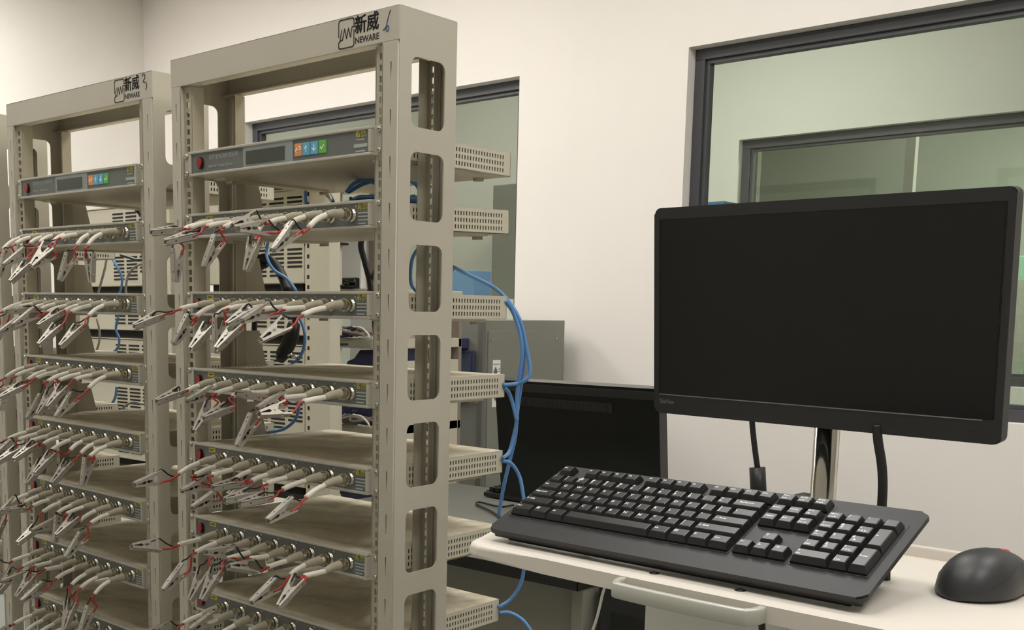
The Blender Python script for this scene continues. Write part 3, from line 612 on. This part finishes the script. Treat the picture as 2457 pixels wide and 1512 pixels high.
# ---------------------------------------------------------------- mouse
mr = on((2285, 1443), 2, TZ)
MM = T3(mr.x, mr.y, Fz(TZ)) @ RZ(-.2) @ Matrix.Scale(1.1, 4)
ms = empty('computer_mouse', MM, 'dark grey mouse with red scroll wheel on the cart tray', 'mouse')
def shell(u, a, grow=0.):
    """point of the mouse surface: u along the length 0..1, a around"""
    w = 33*(max(0, 1-abs(2*u-1)**2.6))**.5*(1-.12*math.exp(-((u-.62)/.16)**2)); h = 40*(max(0, 1-abs((u-.44)/(.44 if u < .44 else .56))**2.3))**.55
    w = max(w, .6)+grow; h = max(h, .6)+grow; cx, cz = math.cos(a), math.sin(a)
    return Vector((w*math.copysign(abs(cx)**.8, cx)*(1-.10*max(0, cz)), 118*u, 3+(h-3)*max(0, cz)**.85 if cz >= 0 else 3+2.4*cz))
def mouse_mesh():
    bm = bmesh.new(); N = 22; Q = 32
    rings = [[bm.verts.new(shell(.5-.5*math.cos(math.pi*i/N), 2*math.pi*k/Q)*K) for k in range(Q)] for i in range(N+1)]
    for a, b in zip(rings, rings[1:]):
        for k in range(Q): bm.faces.new((a[k], a[(k+1) % Q], b[(k+1) % Q], b[k]))
    bm.faces.new(rings[0][::-1]); bm.faces.new(rings[-1]); return bm
mk('shell', mouse_mesh(), M['mouse'], ms, True)
bm = bmesh.new(); tube(bm, [(-4, 84, 25.6), (4, 84, 25.6)], 11.5, 18, rs=[11, 11]); mk('scroll_wheel', bm, M['wheel'], ms, True)
for sx in (0, 1):
    A = [.30, .36, .46, .62, .72, .70, .60]; P = [shell(u, math.pi*sx+(1-2*sx)*a_, -.3) for u, a_ in zip((.06, .2, .35, .5, .65, .8, .92), A)]
    mk('side_seam', tube(bmesh.new(), spline(P, 6), .7, 6), M['pc'], ms)
mk('button_seam', tube(bmesh.new(), spline([shell(u, math.pi/2, -.3) for u in (.6, .7, .8, .9, .97)], 4), .6, 6), M['pc'], ms)
# ---------------------------------------------------------------- cart monitor
mo = (536.668, 264.518, -258.853); ya, ti, ro = -.0881, .0826, -.0096; MW, MH = 488., 300.7
ex = Vector((math.cos(ya), math.sin(ya), 0)); up = Vector((math.sin(ya)*math.sin(ti), -math.cos(ya)*math.sin(ti), math.cos(ti)))
ex, up = ex*math.cos(ro)+up*math.sin(ro), up*math.cos(ro)-ex*math.sin(ro); nn = up.cross(ex) * -1
m4 = Matrix((ex, ex.cross(up) * -1, up)).transposed().to_4x4(); m4.translation = W(*mo)
mon = empty('monitor', m4, 'large black monitor with dark screen mounted on the cart pole', 'monitor')
h, w = MH/2, MW/2
bm = bmesh.new(); prism(bm, rrect(-w, w, -h, h, 9), 'y', 0, 20)
bmesh.ops.bevel(bm, geom=[e for e in bm.edges if e.verts[0].co.y < .001 and e.verts[1].co.y < .001], offset=.002, segments=2, affect='EDGES'); mk('housing', bm, M['mblack'], mon)
mk('back_shell', boxes((-w+40, w-40, 18, 48, -h+40, h-30), bev=12), M['mblack'], mon)
mk('screen', boxes((-w+11, w-11, -.6, .6, -h+30, h-17), bev=.2), M['mscreen'], mon)
mk('trim_line', boxes((-w+10, w-22, -.9, .2, -h+28, -h+29.3)), M['mline'], mon)
for (a, b, c, d) in ((-w+9.5, w-9.5, h-17, h-16), (-w+9.5, -w+10.5, -h+30, h-17), (w-10.5, w-9.5, -h+30, h-17)): mk('screen_groove', boxes((a, b, -.7, .2, c, d)), M['mscreen'], mon)
share('lettering', (lambda c: (c.materials.append(M['mline']), c)[1])(text_mesh('ThinkVision', 9.5, .05, .05, sx=.55).copy()), mon, T3(-w+10, -.3, -h+15))
for i in range(5): mk('touch_mark', boxes((-2.5, 2.5, -.3, .3, -1, 1)), M['mgrey'], mon, loc=Vector((w-130+i*24, 0, -h+14))*K)
mk('mount_plate', boxes((-50, 50, 46, 56, -55, 45), bev=3), M['pc'], mon)
mk('mount_arm', boxes((-22, 22, 54, 78, -30, 25), bev=4), M['pc'], mon)
# cords behind the keyboard
def cable(name, pts, r, m, label, cat='cable', group=None, n=8, sm=True):
    P = [Vector(p) for p in pts]; b = P[0]
    bm = bmesh.new(); tube(bm, [p-b for p in spline(P, 7)], r, n); o = mk(name, bm, M[m], None, sm); o.location = W(*b); return tag(o, label, cat, group)
def cpx(qs, axis, val): return [on(q, axis, v) for q, v in zip(qs, val if isinstance(val, (list, tuple)) else [val]*len(qs))]
vc = empty('video_cable', T3(*[v/K for v in W(*on((1805, 1000), 1, 290))]), 'thin black cable with thick ferrite plug hanging under the monitor', 'cable')
b = on((1805, 1000), 1, 290); pts = cpx([(1803, 985), (1806, 1030), (1813, 1090), (1818, 1125)], 1, 290)
bm = bmesh.new(); tube(bm, [p-b for p in spline(pts, 5)], 4.2, 8); mk('cord', bm, M['cblack'], vc, True)
pts = cpx([(1817, 1122), (1822, 1215)], 1, 290); bm = bmesh.new(); tube(bm, [p-b for p in pts], 11, 16); mk('ferrite', bm, M['pc'], vc, True)
pts = cpx([(1822, 1215), (1830, 1270)], 1, 290)+[on((1835, 1290), 1, 290)+Vector((0, 30, -40))]; bm = bmesh.new(); tube(bm, [p-b for p in pts], 4, 8); mk('cord_end', bm, M['cblack'], vc, True)
cable('monitor_cable', cpx([(2104, 1020), (2107, 1060), (2115, 1110), (2118, 1160), (2116, 1215), (2112, 1290)], 1, 270), 6.2, 'cblack', 'thick black cord hanging from right part of monitor behind keyboard')
# ================================================================ desk behind the cart
DZ = -760.; DE = 560.
desk = empty('desk', T3(-380, 900, 0), 'grey office desk with black edged top behind the rack', 'desk')
dl = lambda x0, x1, y0, y1, z0, z1: (x0+380, x1+380, y0-900, y1-900, z0, z1)
D = Fz(DZ)
mk('desk_top', boxes(dl(-935, 0, DE, 1320, D-24, D-3), bev=1), M['desk'], desk)
mk('edge_band', boxes(dl(-937, 2, DE-3, DE, D-26, D-1), dl(0, 3, DE-3, 1320, D-26, D-1)), M['deske'], desk)
mk('modesty_panel', boxes(dl(-905, -26, DE+40, DE+58, 200, D-25)), M['deskp'], desk)
mk('leg_panel', boxes(dl(-26, 0, DE+20, 1290, 0, D-25), bev=2), M['deskp'], desk); mk('leg_panel', boxes(dl(-930, -904, DE+20, 1290, 0, D-25), bev=2), M['deskp'], desk)
# PC tower standing right of the desk
pa, pb = on((1418, 1450), 1, 600), on((1540, 1450), 1, 600)
pct = empty('pc_tower', T3(pa.x+80, 810, 0), 'black computer tower standing on the floor beside the desk', 'computer'); hw = 70
mk('case', boxes((-hw, hw, -200, 200, 60, Fz(-775)), bev=4), M['pc'], pct); mk('side_panel', boxes((-hw+30, hw-34, -203, -199, 150, Fz(-830)), bev=2), M['mgrey'], pct)
mk('stand', boxes((-hw+5, hw-5, -180, 180, 0, 62)), M['pc'], pct)
# monitor seen from behind
ba, bb, bt = on((1200, 1050), 1, 1000), on((1594, 1050), 1, 1000), on((1564, 931), 1, 1000).z
tilt = .13; bw = (bb.x-ba.x); bh = 300.
bm4 = T3((ba.x+bb.x)/2-14, 1010, Fz(DZ)) @ RX(tilt)
bmn = empty('desk_monitor', T3((ba.x+bb.x)/2-14, 1010, Fz(DZ)), 'glossy black monitor seen from behind, tilted on the grey desk', 'monitor')
def bpart(n, bm, m, parent=None):
    return mk(n, bm, M[m], parent or bmn)
zt = Fz(bt)-Fz(DZ)
def tl(bm): bmesh.ops.transform(bm, matrix=T3(0, 0, zt-bh/2) @ RX(tilt) @ T3(0, 0, -zt+bh/2), verts=bm.verts); return bm
bm = bmesh.new(); prism(bm, rrect(-bw/2, bw/2, zt-bh, zt, 8), 'y', 0, 34)
bmesh.ops.bevel(bm, geom=[e for e in bm.edges if e.verts[0].co.y < .001 and e.verts[1].co.y < .001], offset=.009, segments=3, affect='EDGES'); bpart('housing', tl(bm), 'mglossy')
bpart('top_band', tl(boxes((-bw/2+6, bw/2-6, -1.2, 2, zt-26, zt-7), bev=1)), 'mblack')
g = bpart('vent_grille', tl(boxes((-bw/2+75, bw/2-120, -1.6, 2, zt-62, zt-40))), 'mgrey')
for i in range(34): bpart('vent_slot', tl(boxes((-bw/2+80+i*7.3, -bw/2+84+i*7.3, -2.6, 0, zt-60, zt-42))), 'mblack', g)
bpart('neck', boxes((-40, 40, 48, 72, 12, zt-150), bev=4), 'mblack'); bpart('foot', boxes((-120, 120, -60, 150, 0, 12), bev=4), 'mblack')
bm = bmesh.new()
# second keyboard on the desk
k0 = on((1160, 1180), 2, DZ+12)
dk = empty('desk_keyboard', T3(k0.x, k0.y, Fz(DZ)) @ RZ(-.06), 'black keyboard lying on the desk left of the tilted monitor', 'keyboard')
mk('case', boxes((0, 440, 0, 150, 0, 12), (0, 440, 120, 150, 12, 22), bev=3), M['kb'], dk)
km = bpy.data.meshes.new('key'); bm = boxes((-8, 8, -8, 8, 12, 24), bev=2); bm.to_mesh(km); bm.free(); km.materials.append(M['key'])
for j in range(6):
    for i in range(21): share('key', km, dk, T3(20+i*20, 18+j*20, 2+j*1.0))
mk('cord', tube(bmesh.new(), spline([(200, 150, 8), (180, 220, 4), (60, 200, 4), (-40, 60, 4)], 6), 2.5, 6), M['cblack'], dk)
cable('black_cable', cpx([(1232, 1212), (1200, 1216), (1150, 1205), (1146, 1212), (1180, 1228), (1225, 1262)], 2, DZ+3), 3., 'cblack', 'black cord looping on the desk in front of desk keyboard')
# ================================================================ grey cabinet by the wall
gx, gy0, gy1 = -1038., 1579., 2040.; gz = Fz(-279)
cb = empty('grey_cabinet', T3(gx-300, (gy0+gy1)/2, 0), 'grey metal cabinet with warning stickers and navy display below window', 'cabinet')
gl = lambda x0, x1, y0, y1, z0, z1: (x0-gx+300, x1-gx+300, y0-(gy0+gy1)/2, y1-(gy0+gy1)/2, z0, z1)
mk('body', boxes(gl(gx-600, gx, gy0, gy1, 0, gz), bev=3), M['cab'], cb)
mk('side_door', boxes(gl(gx-2, gx+5, gy0+22, gy1-16, 60, gz-34), bev=2), M['cab'], cb)
mk('corner_post', boxes(gl(gx-16, gx+3, gy0-5, gy0+12, 0, gz-4), bev=3), M['cabd'], cb)
for y in (gy0+40, gy1-60):
    bm = bmesh.new(); tube(bm, [(gx+4-gx+300, y-(gy0+gy1)/2, gz-62), (gx+7-gx+300, y-(gy0+gy1)/2, gz-62)], 4, 8); mk('bolt', bm, M['screw'], cb)
st = mk('sticker', boxes(gl(gx+5, gx+6, gy0+46, gy0+86, gz-200, gz-128)), M['white'], cb); st2 = mk('sticker', boxes(gl(gx+5, gx+6, gy0+46, gy0+86, gz-280, gz-208)), M['white'], cb)
for o_, zc in ((st, gz-165), (st2, gz-245)):
    yc = gy0+60; bm = bmesh.new(); prism(bm, [(yc-(gy0+gy1)/2+dy, zc+dz) for dy, dz in ((-11, 0), (0, -16), (11, 0), (0, 16))], 'x', 306.2, 306.8); mk('warning_diamond', bm, M['cabd'], o_)
    mk('sticker_text', boxes(gl(gx+6.1, gx+6.6, yc+14, yc+24, zc+6, zc+9), gl(gx+6.1, gx+6.6, yc+14, yc+24, zc-2, zc+1), gl(gx+6.1, gx+6.6, yc-12, yc+22, zc+22, zc+25)), M['mauve'], o_)
fx0, fx1 = gx-230, gx-26
mk('display_housing', boxes(gl(fx0, fx1, gy0-16, gy0, gz-252, gz-96), bev=6), M['navy'], cb)
mk('display', boxes(gl(fx0+10, fx1-10, gy0-19, gy0-14, gz-240, gz-110), bev=3), M['teal'], cb)
mk('display_visor', boxes(gl(fx0, fx1-30, gy0-34, gy0, gz-92, gz-58), bev=4), M['navy'], cb)
# cabinet standing in the corridor, seen through the left window
c0 = on((1182, 445), 1, 3420); cc = empty('corridor_cabinet', T3(c0.x+260, 3640, 0), 'grey steel cabinet standing in the corridor behind the left window', 'cabinet')
mk('body', boxes((-260, 260, -215, 215, 0, Fz(c0.z)), bev=4), M['cab'], cc); mk('door', boxes((-250, -4, -222, -214, 60, Fz(c0.z)-50), bev=2), M['cab'], cc); mk('door', boxes((4, 250, -222, -214, 60, Fz(c0.z)-50), bev=2), M['cab'], cc)
mk('handle', boxes((-40, -28, -240, -220, 900, 1150), bev=3), M['chrome'], cc)
mk('notice', boxes((-190, -90, -225, -221, 1180, 1330)), M['white'], cc)
# green cabinets and blinds in the dim room
for i in range(4):
    x = -2250+i*640
    gcab = empty('green_cabinet', T3(x, 5800, 0), 'pale green glazed cabinet in the dim far room, %s from the left' % ORD[i], 'cabinet', 'green cabinets in the far room')
    mk('body', boxes((-300, 300, 0, 400, 0, 1610), bev=4), M['green'], gcab)
    for k in range(3): mk('glass_door', boxes((-285+k*195, -105+k*195, -8, 0, 900, 1480), bev=2), M['cab'], gcab)
for i, x in enumerate((-1780, -900, -20)):
    tag(mk('far_post', boxes((-25, 25, -25, 25, 0, CH)), M['cab'], None, loc=Vector((x, 5100, 0))*K), 'slim grey post in the dim far room, %s from the left' % ORD[i], 'post', 'posts in the far room')
# blue bin on the corridor sill
bq = on((1105, 690), 1, 2420); tag(mk('blue_bin', boxes((-110, 70, -60, 60, 0, 70+Fz(bq.z)-0), bev=4), M['bluebox'], None, loc=Vector((bq.x, 2480, 0))*K), 'tall blue bin behind the left window pane', 'bin')
bq = on((1716, 486), 1, 2400); tag(mk('blue_box', boxes((-60, 34, -60, 60, 0, Fz(bq.z)+4), bev=4), M['bluebox'], None, loc=Vector((bq.x, 2460, 0))*K), 'blue box just above monitor behind the right window', 'box')
# ================================================================ second row: racks of larger testers seen from the back
BY = 850.
def chassis_meshes():
    """test chassis, back facing -y, 430 wide, 118 high"""
    d = {}
    bm = bmesh.new(); box(bm, 0, 430, 0, 140, 0, 112, bev=2); d['body'] = bm
    d['plate'] = boxes((2, 428, -3, 0, 2, 110), bev=1)
    d['slot'] = boxes((-29, 29, -4.2, -2.6, -2.8, 2.8))
    d['cover'] = boxes((-4, 434, -6, 143, 112, 115))
    d['foot'] = boxes((20, 410, 10, 130, -22, 0))
    o = {}
    for k, mm in (('body', 'dev'), ('plate', 'dev'), ('slot', 'core'), ('cover', 'dev'), ('foot', 'core')):
        me = bpy.data.meshes.new(k); bmesh.ops.recalc_face_normals(d[k], faces=d[k].faces); d[k].to_mesh(me); d[k].free(); me.materials.append(M[mm]); o[k] = me
    return o
CHM = chassis_meshes()
ZB = [-45., -182., -322., -462., -602., -742.]
def back_rack(x0, n, nm, word):
    x1 = x0+690
    r = empty('shelf_rack', T3((x0+x1)/2, BY+120, 0), 'beige slotted upright frame behind %s, holding large testers' % nm, 'rack', 'upright frames behind the racks')
    L = lambda a, b, c, d, e, f: (a-(x0+x1)/2, b-(x0+x1)/2, c-BY-120, d-BY-120, e, f)
    for xa in (x1-118, x0):
        b = bmesh.new(); box(b, *L(xa+26, xa+100, BY-20, BY+20, 0, Fz(120)), bev=2); box(b, *L(xa, xa+26, BY-14, BY+10, 0, Fz(120)), bev=2); p = mk('post', b, M['dev'], r)
        for k in range(44): mk('post_hole', boxes(L(xa+9, xa+16, BY-15, BY-13, 420+k*27, 430+k*27)), M['core'], p)
    for z in ZB: mk('shelf', boxes(L(x0+100, x1-118, BY+2, BY+150, Fz(z)-30, Fz(z)-24), L(x0+100, x1-118, BY-2, BY+3, Fz(z)-40, Fz(z)-24)), M['core'], r)
    for i, z in enumerate(ZB):
        c = empty('tester_chassis', T3(x0+128, BY, Fz(z)-2), 'large beige tester box with slotted back, %s down behind %s' % (ORD[i], nm), 'tester', 'large testers behind the racks')
        for k in ('body', 'plate', 'cover', 'foot'): share({'body': 'body', 'plate': 'back_plate', 'cover': 'top_cover', 'foot': 'base'}[k], CHM[k], c)
        for a, xs in enumerate((245, 318, 391)):
            for b_ in range(7):
                if a == 2 and b_ > 4: continue
                share('vent_slot', CHM['slot'], c, T3(xs, 0, 92-b_*11.5))
back_rack(-1637, 0, 'the nearest rack', 'nearest'); back_rack(-2330, 0, 'the second rack', 'second')
# bench right of the frame: white boxes, navy bins
BF = 1090.
bx = on((818, 690), 1, BF).x; b2 = on((912, 690), 1, BF).x
bench = empty('storage_bench', T3((bx+b2)/2, BF+150, 0), 'beige storage bench with navy bins seen through the nearest rack', 'bench'); hb = (b2-bx)/2
for q in ((850, 693), (850, 812), (850, 1020)):
    zt_ = Fz(on(q, 1, BF).z); mk('shelf', boxes((-hb-40, hb, -150, 220, zt_-28, zt_), bev=2), M['dev'], bench)
mk('back_panel', boxes((-hb-60, hb, 205, 220, 0, Fz(-230)), bev=1), M['mauve'], bench)
mk('leg', boxes((hb-20, hb, -140, 205, 0, Fz(-400)), bev=1), M['dev'], bench)
z1 = Fz(on((850, 693), 1, BF).z); z2 = Fz(on((850, 812), 1, BF).z); z3 = Fz(on((850, 1020), 1, BF).z)
def thing_box(name, x0, x1, y0, y1, z0, z1, m, label, cat, bev=4):
    return tag(mk(name, boxes((-(x1-x0)/2, (x1-x0)/2, -(y1-y0)/2, (y1-y0)/2, 0, z1-z0), bev=bev), M[m], None, loc=Vector(((x0+x1)/2, (y0+y1)/2, z0))*K), label, cat)
p0, p1 = on((818, 600), 1, BF+20), on((866, 600), 1, BF+20)
thing_box('white_box', p0.x-60, p1.x, BF+20, BF+190, z1, Fz(p0.z)+110, 'cart2', 'pale grey-white box standing on the upper bench shelf', 'box')
p0, p1 = on((870, 600), 1, BF+20), on((905, 600), 1, BF+20)
thing_box('mauve_panel', p0.x+4, p1.x+60, BF+40, BF+70, z1, Fz(p0.z)+210, 'mauve', 'brown-mauve board leaning behind black cords on the bench', 'board')
p0 = on((845, 660), 1, BF+20)
ad = empty('power_adapter', T3(p0.x, BF+20, z1), 'small black power adapter with coiled cord on upper bench shelf', 'adapter')
mk('body', boxes((-30, 30, -20, 20, 0, 32), bev=4), M['cblack'], ad)
rr = random.Random(3); mk('coiled_cord', tube(bmesh.new(), spline([(rr.uniform(-60, 60), rr.uniform(-35, -15), rr.uniform(3, 26)) for k in range(16)], 5), 2.6, 6), M['cblack'], ad)
for nm, za, zb, ord_ in (('middle', z2-240, z2-34, 'middle'), ('lower', z3-240, z3-34, 'lower')):
    p0 = on((818, 900), 1, BF+20)
    nb = empty('navy_bin', T3((bx+b2)/2-20, BF+120, max(za, 5)), 'navy blue storage bin under the %s bench shelf' % ord_, 'bin', 'navy bins in the bench')
    hh = zb-max(za, 5)
    bm = bmesh.new(); prism(bm, [(-hb, 0), (hb-10, 0), (hb-10, hh), (-hb+80, hh), (-hb+55, hh-26), (-hb+30, hh-34), (-hb+20, hh-50), (-hb, hh-54)], 'y', -100, 100); mk('bin_body', bm, M['navy'], nb)
    mk('bin_handle', tube(bmesh.new(), spline([(-30, -112, 40), (-20, -135, 55), (70, -135, 55), (80, -112, 40)], 5), 5, 8), M['cgrey'], nb)
for i, (zz_, q) in enumerate(((z2, (850, 800)), (z3, (850, 1000)))):
    p0 = on(q, 1, BF); hp = empty('cable_heap', T3(p0.x, BF+20, zz_), 'heap of dark cords and a white clip on %s bench shelf' % ('middle', 'lower')[i], 'cables')
    r2 = random.Random(20+i); mk('dark_cord', tube(bmesh.new(), spline([(r2.uniform(-70, 60), r2.uniform(-40, 30), r2.uniform(4, 30)) for k in range(22)], 5), 4, 6), M['mauve'], hp); mk('navy_cord', tube(bmesh.new(), spline([(r2.uniform(-80, 0), r2.uniform(-40, 20), r2.uniform(4, 40)) for k in range(10)], 5), 4, 6), M['navy'], hp)
    mk('white_clip', tube(bmesh.new(), spline([(20, -45, 34), (60, -48, 30), (85, -45, 6), (40, -44, 4)], 4), 3, 6), M['cwhite'], hp)
# cream board, white boards behind the top unit
p0, p1 = on((600, 440), 1, 760), on((735, 440), 1, 760)
thing_box('cream_board', p0.x-90, p1.x-6, 720, 1120, Fz(p0.z)-2, Fz(p0.z)+14, 'cream', 'cream board lying on top of the frame behind the nearest rack', 'board', 2)
# ================================================================ network and power cables
Y0 = 342.
BG = 'blue network cables behind the racks'
cable('network_cable', cpx([(1085, 640), (1130, 662), (1185, 690), (1222, 725), (1250, 775), (1264, 840), (1272, 890), (1262, 912), (1238, 921), (1208, 924)], 1, [Y0-60, Y0-30, Y0, Y0+8, Y0+16, Y0+20, Y0+20, Y0+14, Y0+6, Y0-22]), 3.4, 'blue', 'blue network cable looping from the perforated third unit to the fourth', 'cable', BG)
cable('network_cable', cpx([(1213, 722), (1232, 752), (1248, 800), (1253, 850), (1246, 905), (1240, 960), (1240, 1010), (1232, 1050), (1222, 1085), (1206, 1100)], 1, [Y0-20, Y0+4]+[Y0+10]*6+[Y0, Y0-22]), 3.4, 'blue', 'blue network cable dropping from the third unit to the fifth', 'cable', BG)
cable('network_cable', cpx([(1238, 748), (1254, 800), (1258, 860), (1249, 930), (1241, 990), (1236, 1050), (1222, 1110), (1208, 1170), (1196, 1240)], 1, Y0+24), 3.4, 'blue', 'longest blue network cable hanging straight down beside the desk monitor', 'cable', BG)
cable('network_cable', cpx([(1211, 930), (1222, 945), (1232, 975), (1240, 1010)], 1, [Y0-18, Y0, Y0+6, Y0+9]), 3.4, 'blue', 'short blue network cable joining from the fourth unit', 'cable', BG)
cable('network_cable', cpx([(1206, 1106), (1226, 1112), (1245, 1140), (1254, 1180), (1262, 1250), (1258, 1350), (1250, 1400), (1226, 1438), (1196, 1458)], 1, [Y0-20, Y0-4]+[Y0+8]*5+[Y0, Y0-18]), 3.4, 'blue', 'blue network cable bowing from the fifth unit down past the tray', 'cable', BG)
cable('network_cable', cpx([(1198, 1471), (1220, 1470), (1246, 1482), (1264, 1500), (1290, 1540)], 1, [Y0-20, Y0-4, Y0+6, Y0+10, Y0+14]), 3.4, 'blue', 'blue network cable leaving the lowest visible unit at the photo bottom', 'cable', BG)
cable('network_cable', cpx([(1008, 590), (990, 620), (985, 660), (990, 688), (1010, 702), (1050, 690), (1090, 642)], 1, [300, 296, 294, 296, 300, 310, 320]), 3.4, 'blue', 'blue network cable loop seen through the third side slot', 'cable', BG)
cable('network_cable', cpx([(1010, 470), (1000, 445), (975, 430), (940, 428), (880, 438), (835, 462)], 1, [300, 290, 270, 240, 220, 200]), 3.4, 'blue', 'blue network cable crossing from the second side slot into the rack', 'cable', BG)
# coil of blue cable lying on the first tester unit
tz = Z6[1]+PH1+9; cc_ = Vector((-170, 190, tz))
pts = []
for k in range(70):
    a = k*.42; rr_ = 58+10*math.sin(k*.9); pts.append(cc_+Vector((rr_*1.25*math.cos(a), rr_*.9*math.sin(a), 3+5*abs(math.sin(k*1.7))+k*.16)))
cable('cable_coil', pts, 3.2, 'blue', 'coil of blue network cable lying on the top tester unit', 'cable', n=6)
cable('network_cable', cpx([(735, 495), (733, 470), (738, 445), (760, 428), (800, 424), (850, 421), (905, 416)], 1, [250, 250, 255, 260, 265, 270, 280]), 3.2, 'blue', 'blue network cable rising behind the control unit', 'cable', BG)
cable('network_cable', cpx([(830, 462), (850, 440), (880, 432), (905, 445), (912, 470)], 1, [190, 200, 210, 220, 225]), 3.2, 'blue', 'blue network cable arching over the coil near the right post', 'cable', BG)
cable('mains_cable', cpx([(748, 440), (765, 450), (790, 470), (800, 490)], 1, [330, 340, 340, 320]), 5, 'cblack', 'short black mains cable behind the control unit of nearest rack', 'cable')
cable('mains_cable', cpx([(872, 560), (866, 590), (876, 630), (886, 670), (890, 700), (898, 760), (905, 840), (908, 900)], 1, [335, 345, 350, 350, 350, 350, 352, 352]), 6, 'cblack', 'black mains cable running down beside the right post of nearest rack', 'cable')
cable('mains_cable', cpx([(908, 610), (902, 640), (892, 670), (884, 700)], 1, 352), 3.2, 'cblack', 'thin black mains cable crossing near the right post of nearest rack', 'cable')
cable('mains_cable', cpx([(598, 706), (595, 670), (606, 640), (630, 620), (655, 630), (676, 660), (690, 700)], 1, [330, 345, 350, 352, 350, 345, 330]), 10, 'cblack', 'thick black mains cable arching above the second tester unit', 'cable')
cable('mains_cable', cpx([(612, 706), (610, 670), (622, 645), (640, 634)], 1, [338, 352, 358, 358]), 7, 'cblack', 'second black mains cable inside the thick arch', 'cable')
cable('network_cable', cpx([(648, 560), (640, 600), (643, 625), (660, 650), (690, 670), (712, 700)], 1, [330, 340, 335, 330, 330, 325]), 3.2, 'blue', 'blue network cable twisted over the black arch', 'cable', BG)
cable('mains_cable', cpx([(612, 740), (610, 790), (608, 830), (610, 860)], 1, 345), 6, 'cblack', 'black mains cable hanging straight below the second tester unit', 'cable')
# black plug hanging behind the second tester unit
pq = on((700, 790), 1, 345); pl = empty('power_plug', T3(pq.x, pq.y, Fz(pq.z)), 'black power plug with shiny pins hanging behind the second tester unit', 'plug')
rel = lambda *qs: [p-pq for p in cpx(qs, 1, 345)]
mk('cord', tube(bmesh.new(), spline(rel((702, 740), (708, 770), (704, 800)), 5), 6, 8), M['cblack'], pl, True)
mk('body', tube(bmesh.new(), rel((706, 775), (700, 805), (690, 830), (678, 850), (672, 866)), 1, 12, rs=[13, 16, 16, 15, 9]), M['cblack'], pl, True)
for q in ((700, 852), (712, 858)): mk('pin', tube(bmesh.new(), rel((q[0]-14, q[1]-2), q), 4, 8), M['chrome'], pl, True)
cable('network_cable', cpx([(705, 745), (722, 770), (731, 800), (730, 830), (718, 860), (700, 872)], 1, 350), 3.2, 'blue', 'blue network cable curving beside the hanging black plug', 'cable', BG)
cable('network_cable', cpx([(716, 960), (716, 985), (706, 1010), (680, 1030), (645, 1038), (642, 1042)], 1, 345), 3.6, 'blue', 'blue network cable curving onto the fourth tester unit', 'cable', BG)
# cables seen through the second rack
B3 = 'cables behind the second rack'
cable('network_cable', cpx([(258, 612), (275, 630), (292, 665), (290, 695), (284, 708)], 1, 420), 3.2, 'blue', 'blue network cable bowing behind the top tester of the second rack', 'cable', B3)
cable('network_cable', cpx([(284, 760), (278, 790), (286, 812), (282, 836), (262, 850)], 1, 420), 3.2, 'blue', 'blue network cable below the second tester of the second rack', 'cable', B3)
cable('network_cable', cpx([(280, 928), (276, 955), (262, 975), (240, 982), (206, 985)], 1, 420), 3.4, 'blue', 'blue network cable below the third tester of the second rack', 'cable', B3)
cable('network_cable', cpx([(262, 1090), (248, 1100), (225, 1106), (250, 1110), (280, 1120)], 1, 420), 3.4, 'blue', 'blue network cable below the fourth tester of the second rack', 'cable', B3)
cable('grey_cable', cpx([(345, 632), (325, 640), (308, 660), (302, 690), (303, 706)], 1, 430), 3.2, 'cgrey', 'grey cable curving down beside the left post of the nearest rack', 'cable', B3)
cable('grey_cable', cpx([(212, 760), (208, 800), (215, 840), (228, 846), (238, 820), (238, 790), (232, 765)], 1, 430), 3., 'cgrey', 'grey cable hanging in a loop behind the second rack', 'cable', B3)
cable('grey_cable', cpx([(256, 620), (250, 650), (242, 680), (235, 706)], 1, 430), 3.2, 'cgrey', 'straight grey cable behind the top tester of the second rack', 'cable', B3)
cable('grey_cable', cpx([(345, 970), (320, 965), (300, 975), (288, 990)], 1, 430), 3., 'cgrey', 'grey cable curving behind the third tester of the second rack', 'cable', B3)
cable('mains_cable', cpx([(296, 470), (305, 482), (320, 495), (335, 512), (348, 530), (352, 560)], 1, [340, 372, 400, 420, 420, 420]), 5, 'cblack', 'black mains cable behind the control unit of the second rack', 'cable', B3)
cable('mains_cable', cpx([(350, 622), (330, 624), (310, 618), (290, 612)], 1, 430), 4, 'cblack', 'black mains cable running sideways behind the second rack', 'cable', B3)
cable('network_cable', cpx([(62, 528), (80, 540), (98, 556)], 1, 420), 4, 'blue', 'blue network cable left of the second rack top tester', 'cable', B3)
# white cable and black cable hanging under the cart
cable('white_cable', cpx([(1456, 1396), (1446, 1425), (1438, 1460), (1430, 1490), (1416, 1530)], 1, 40), 2.0, 'cwhite', 'thin white cable hanging below the front edge of the tray', 'cable')
cable('black_cable', cpx([(1822, 1474), (1828, 1500), (1829, 1540)], 1, -60), 4, 'cblack', 'black cable hanging under the tray right of the handle', 'cable')
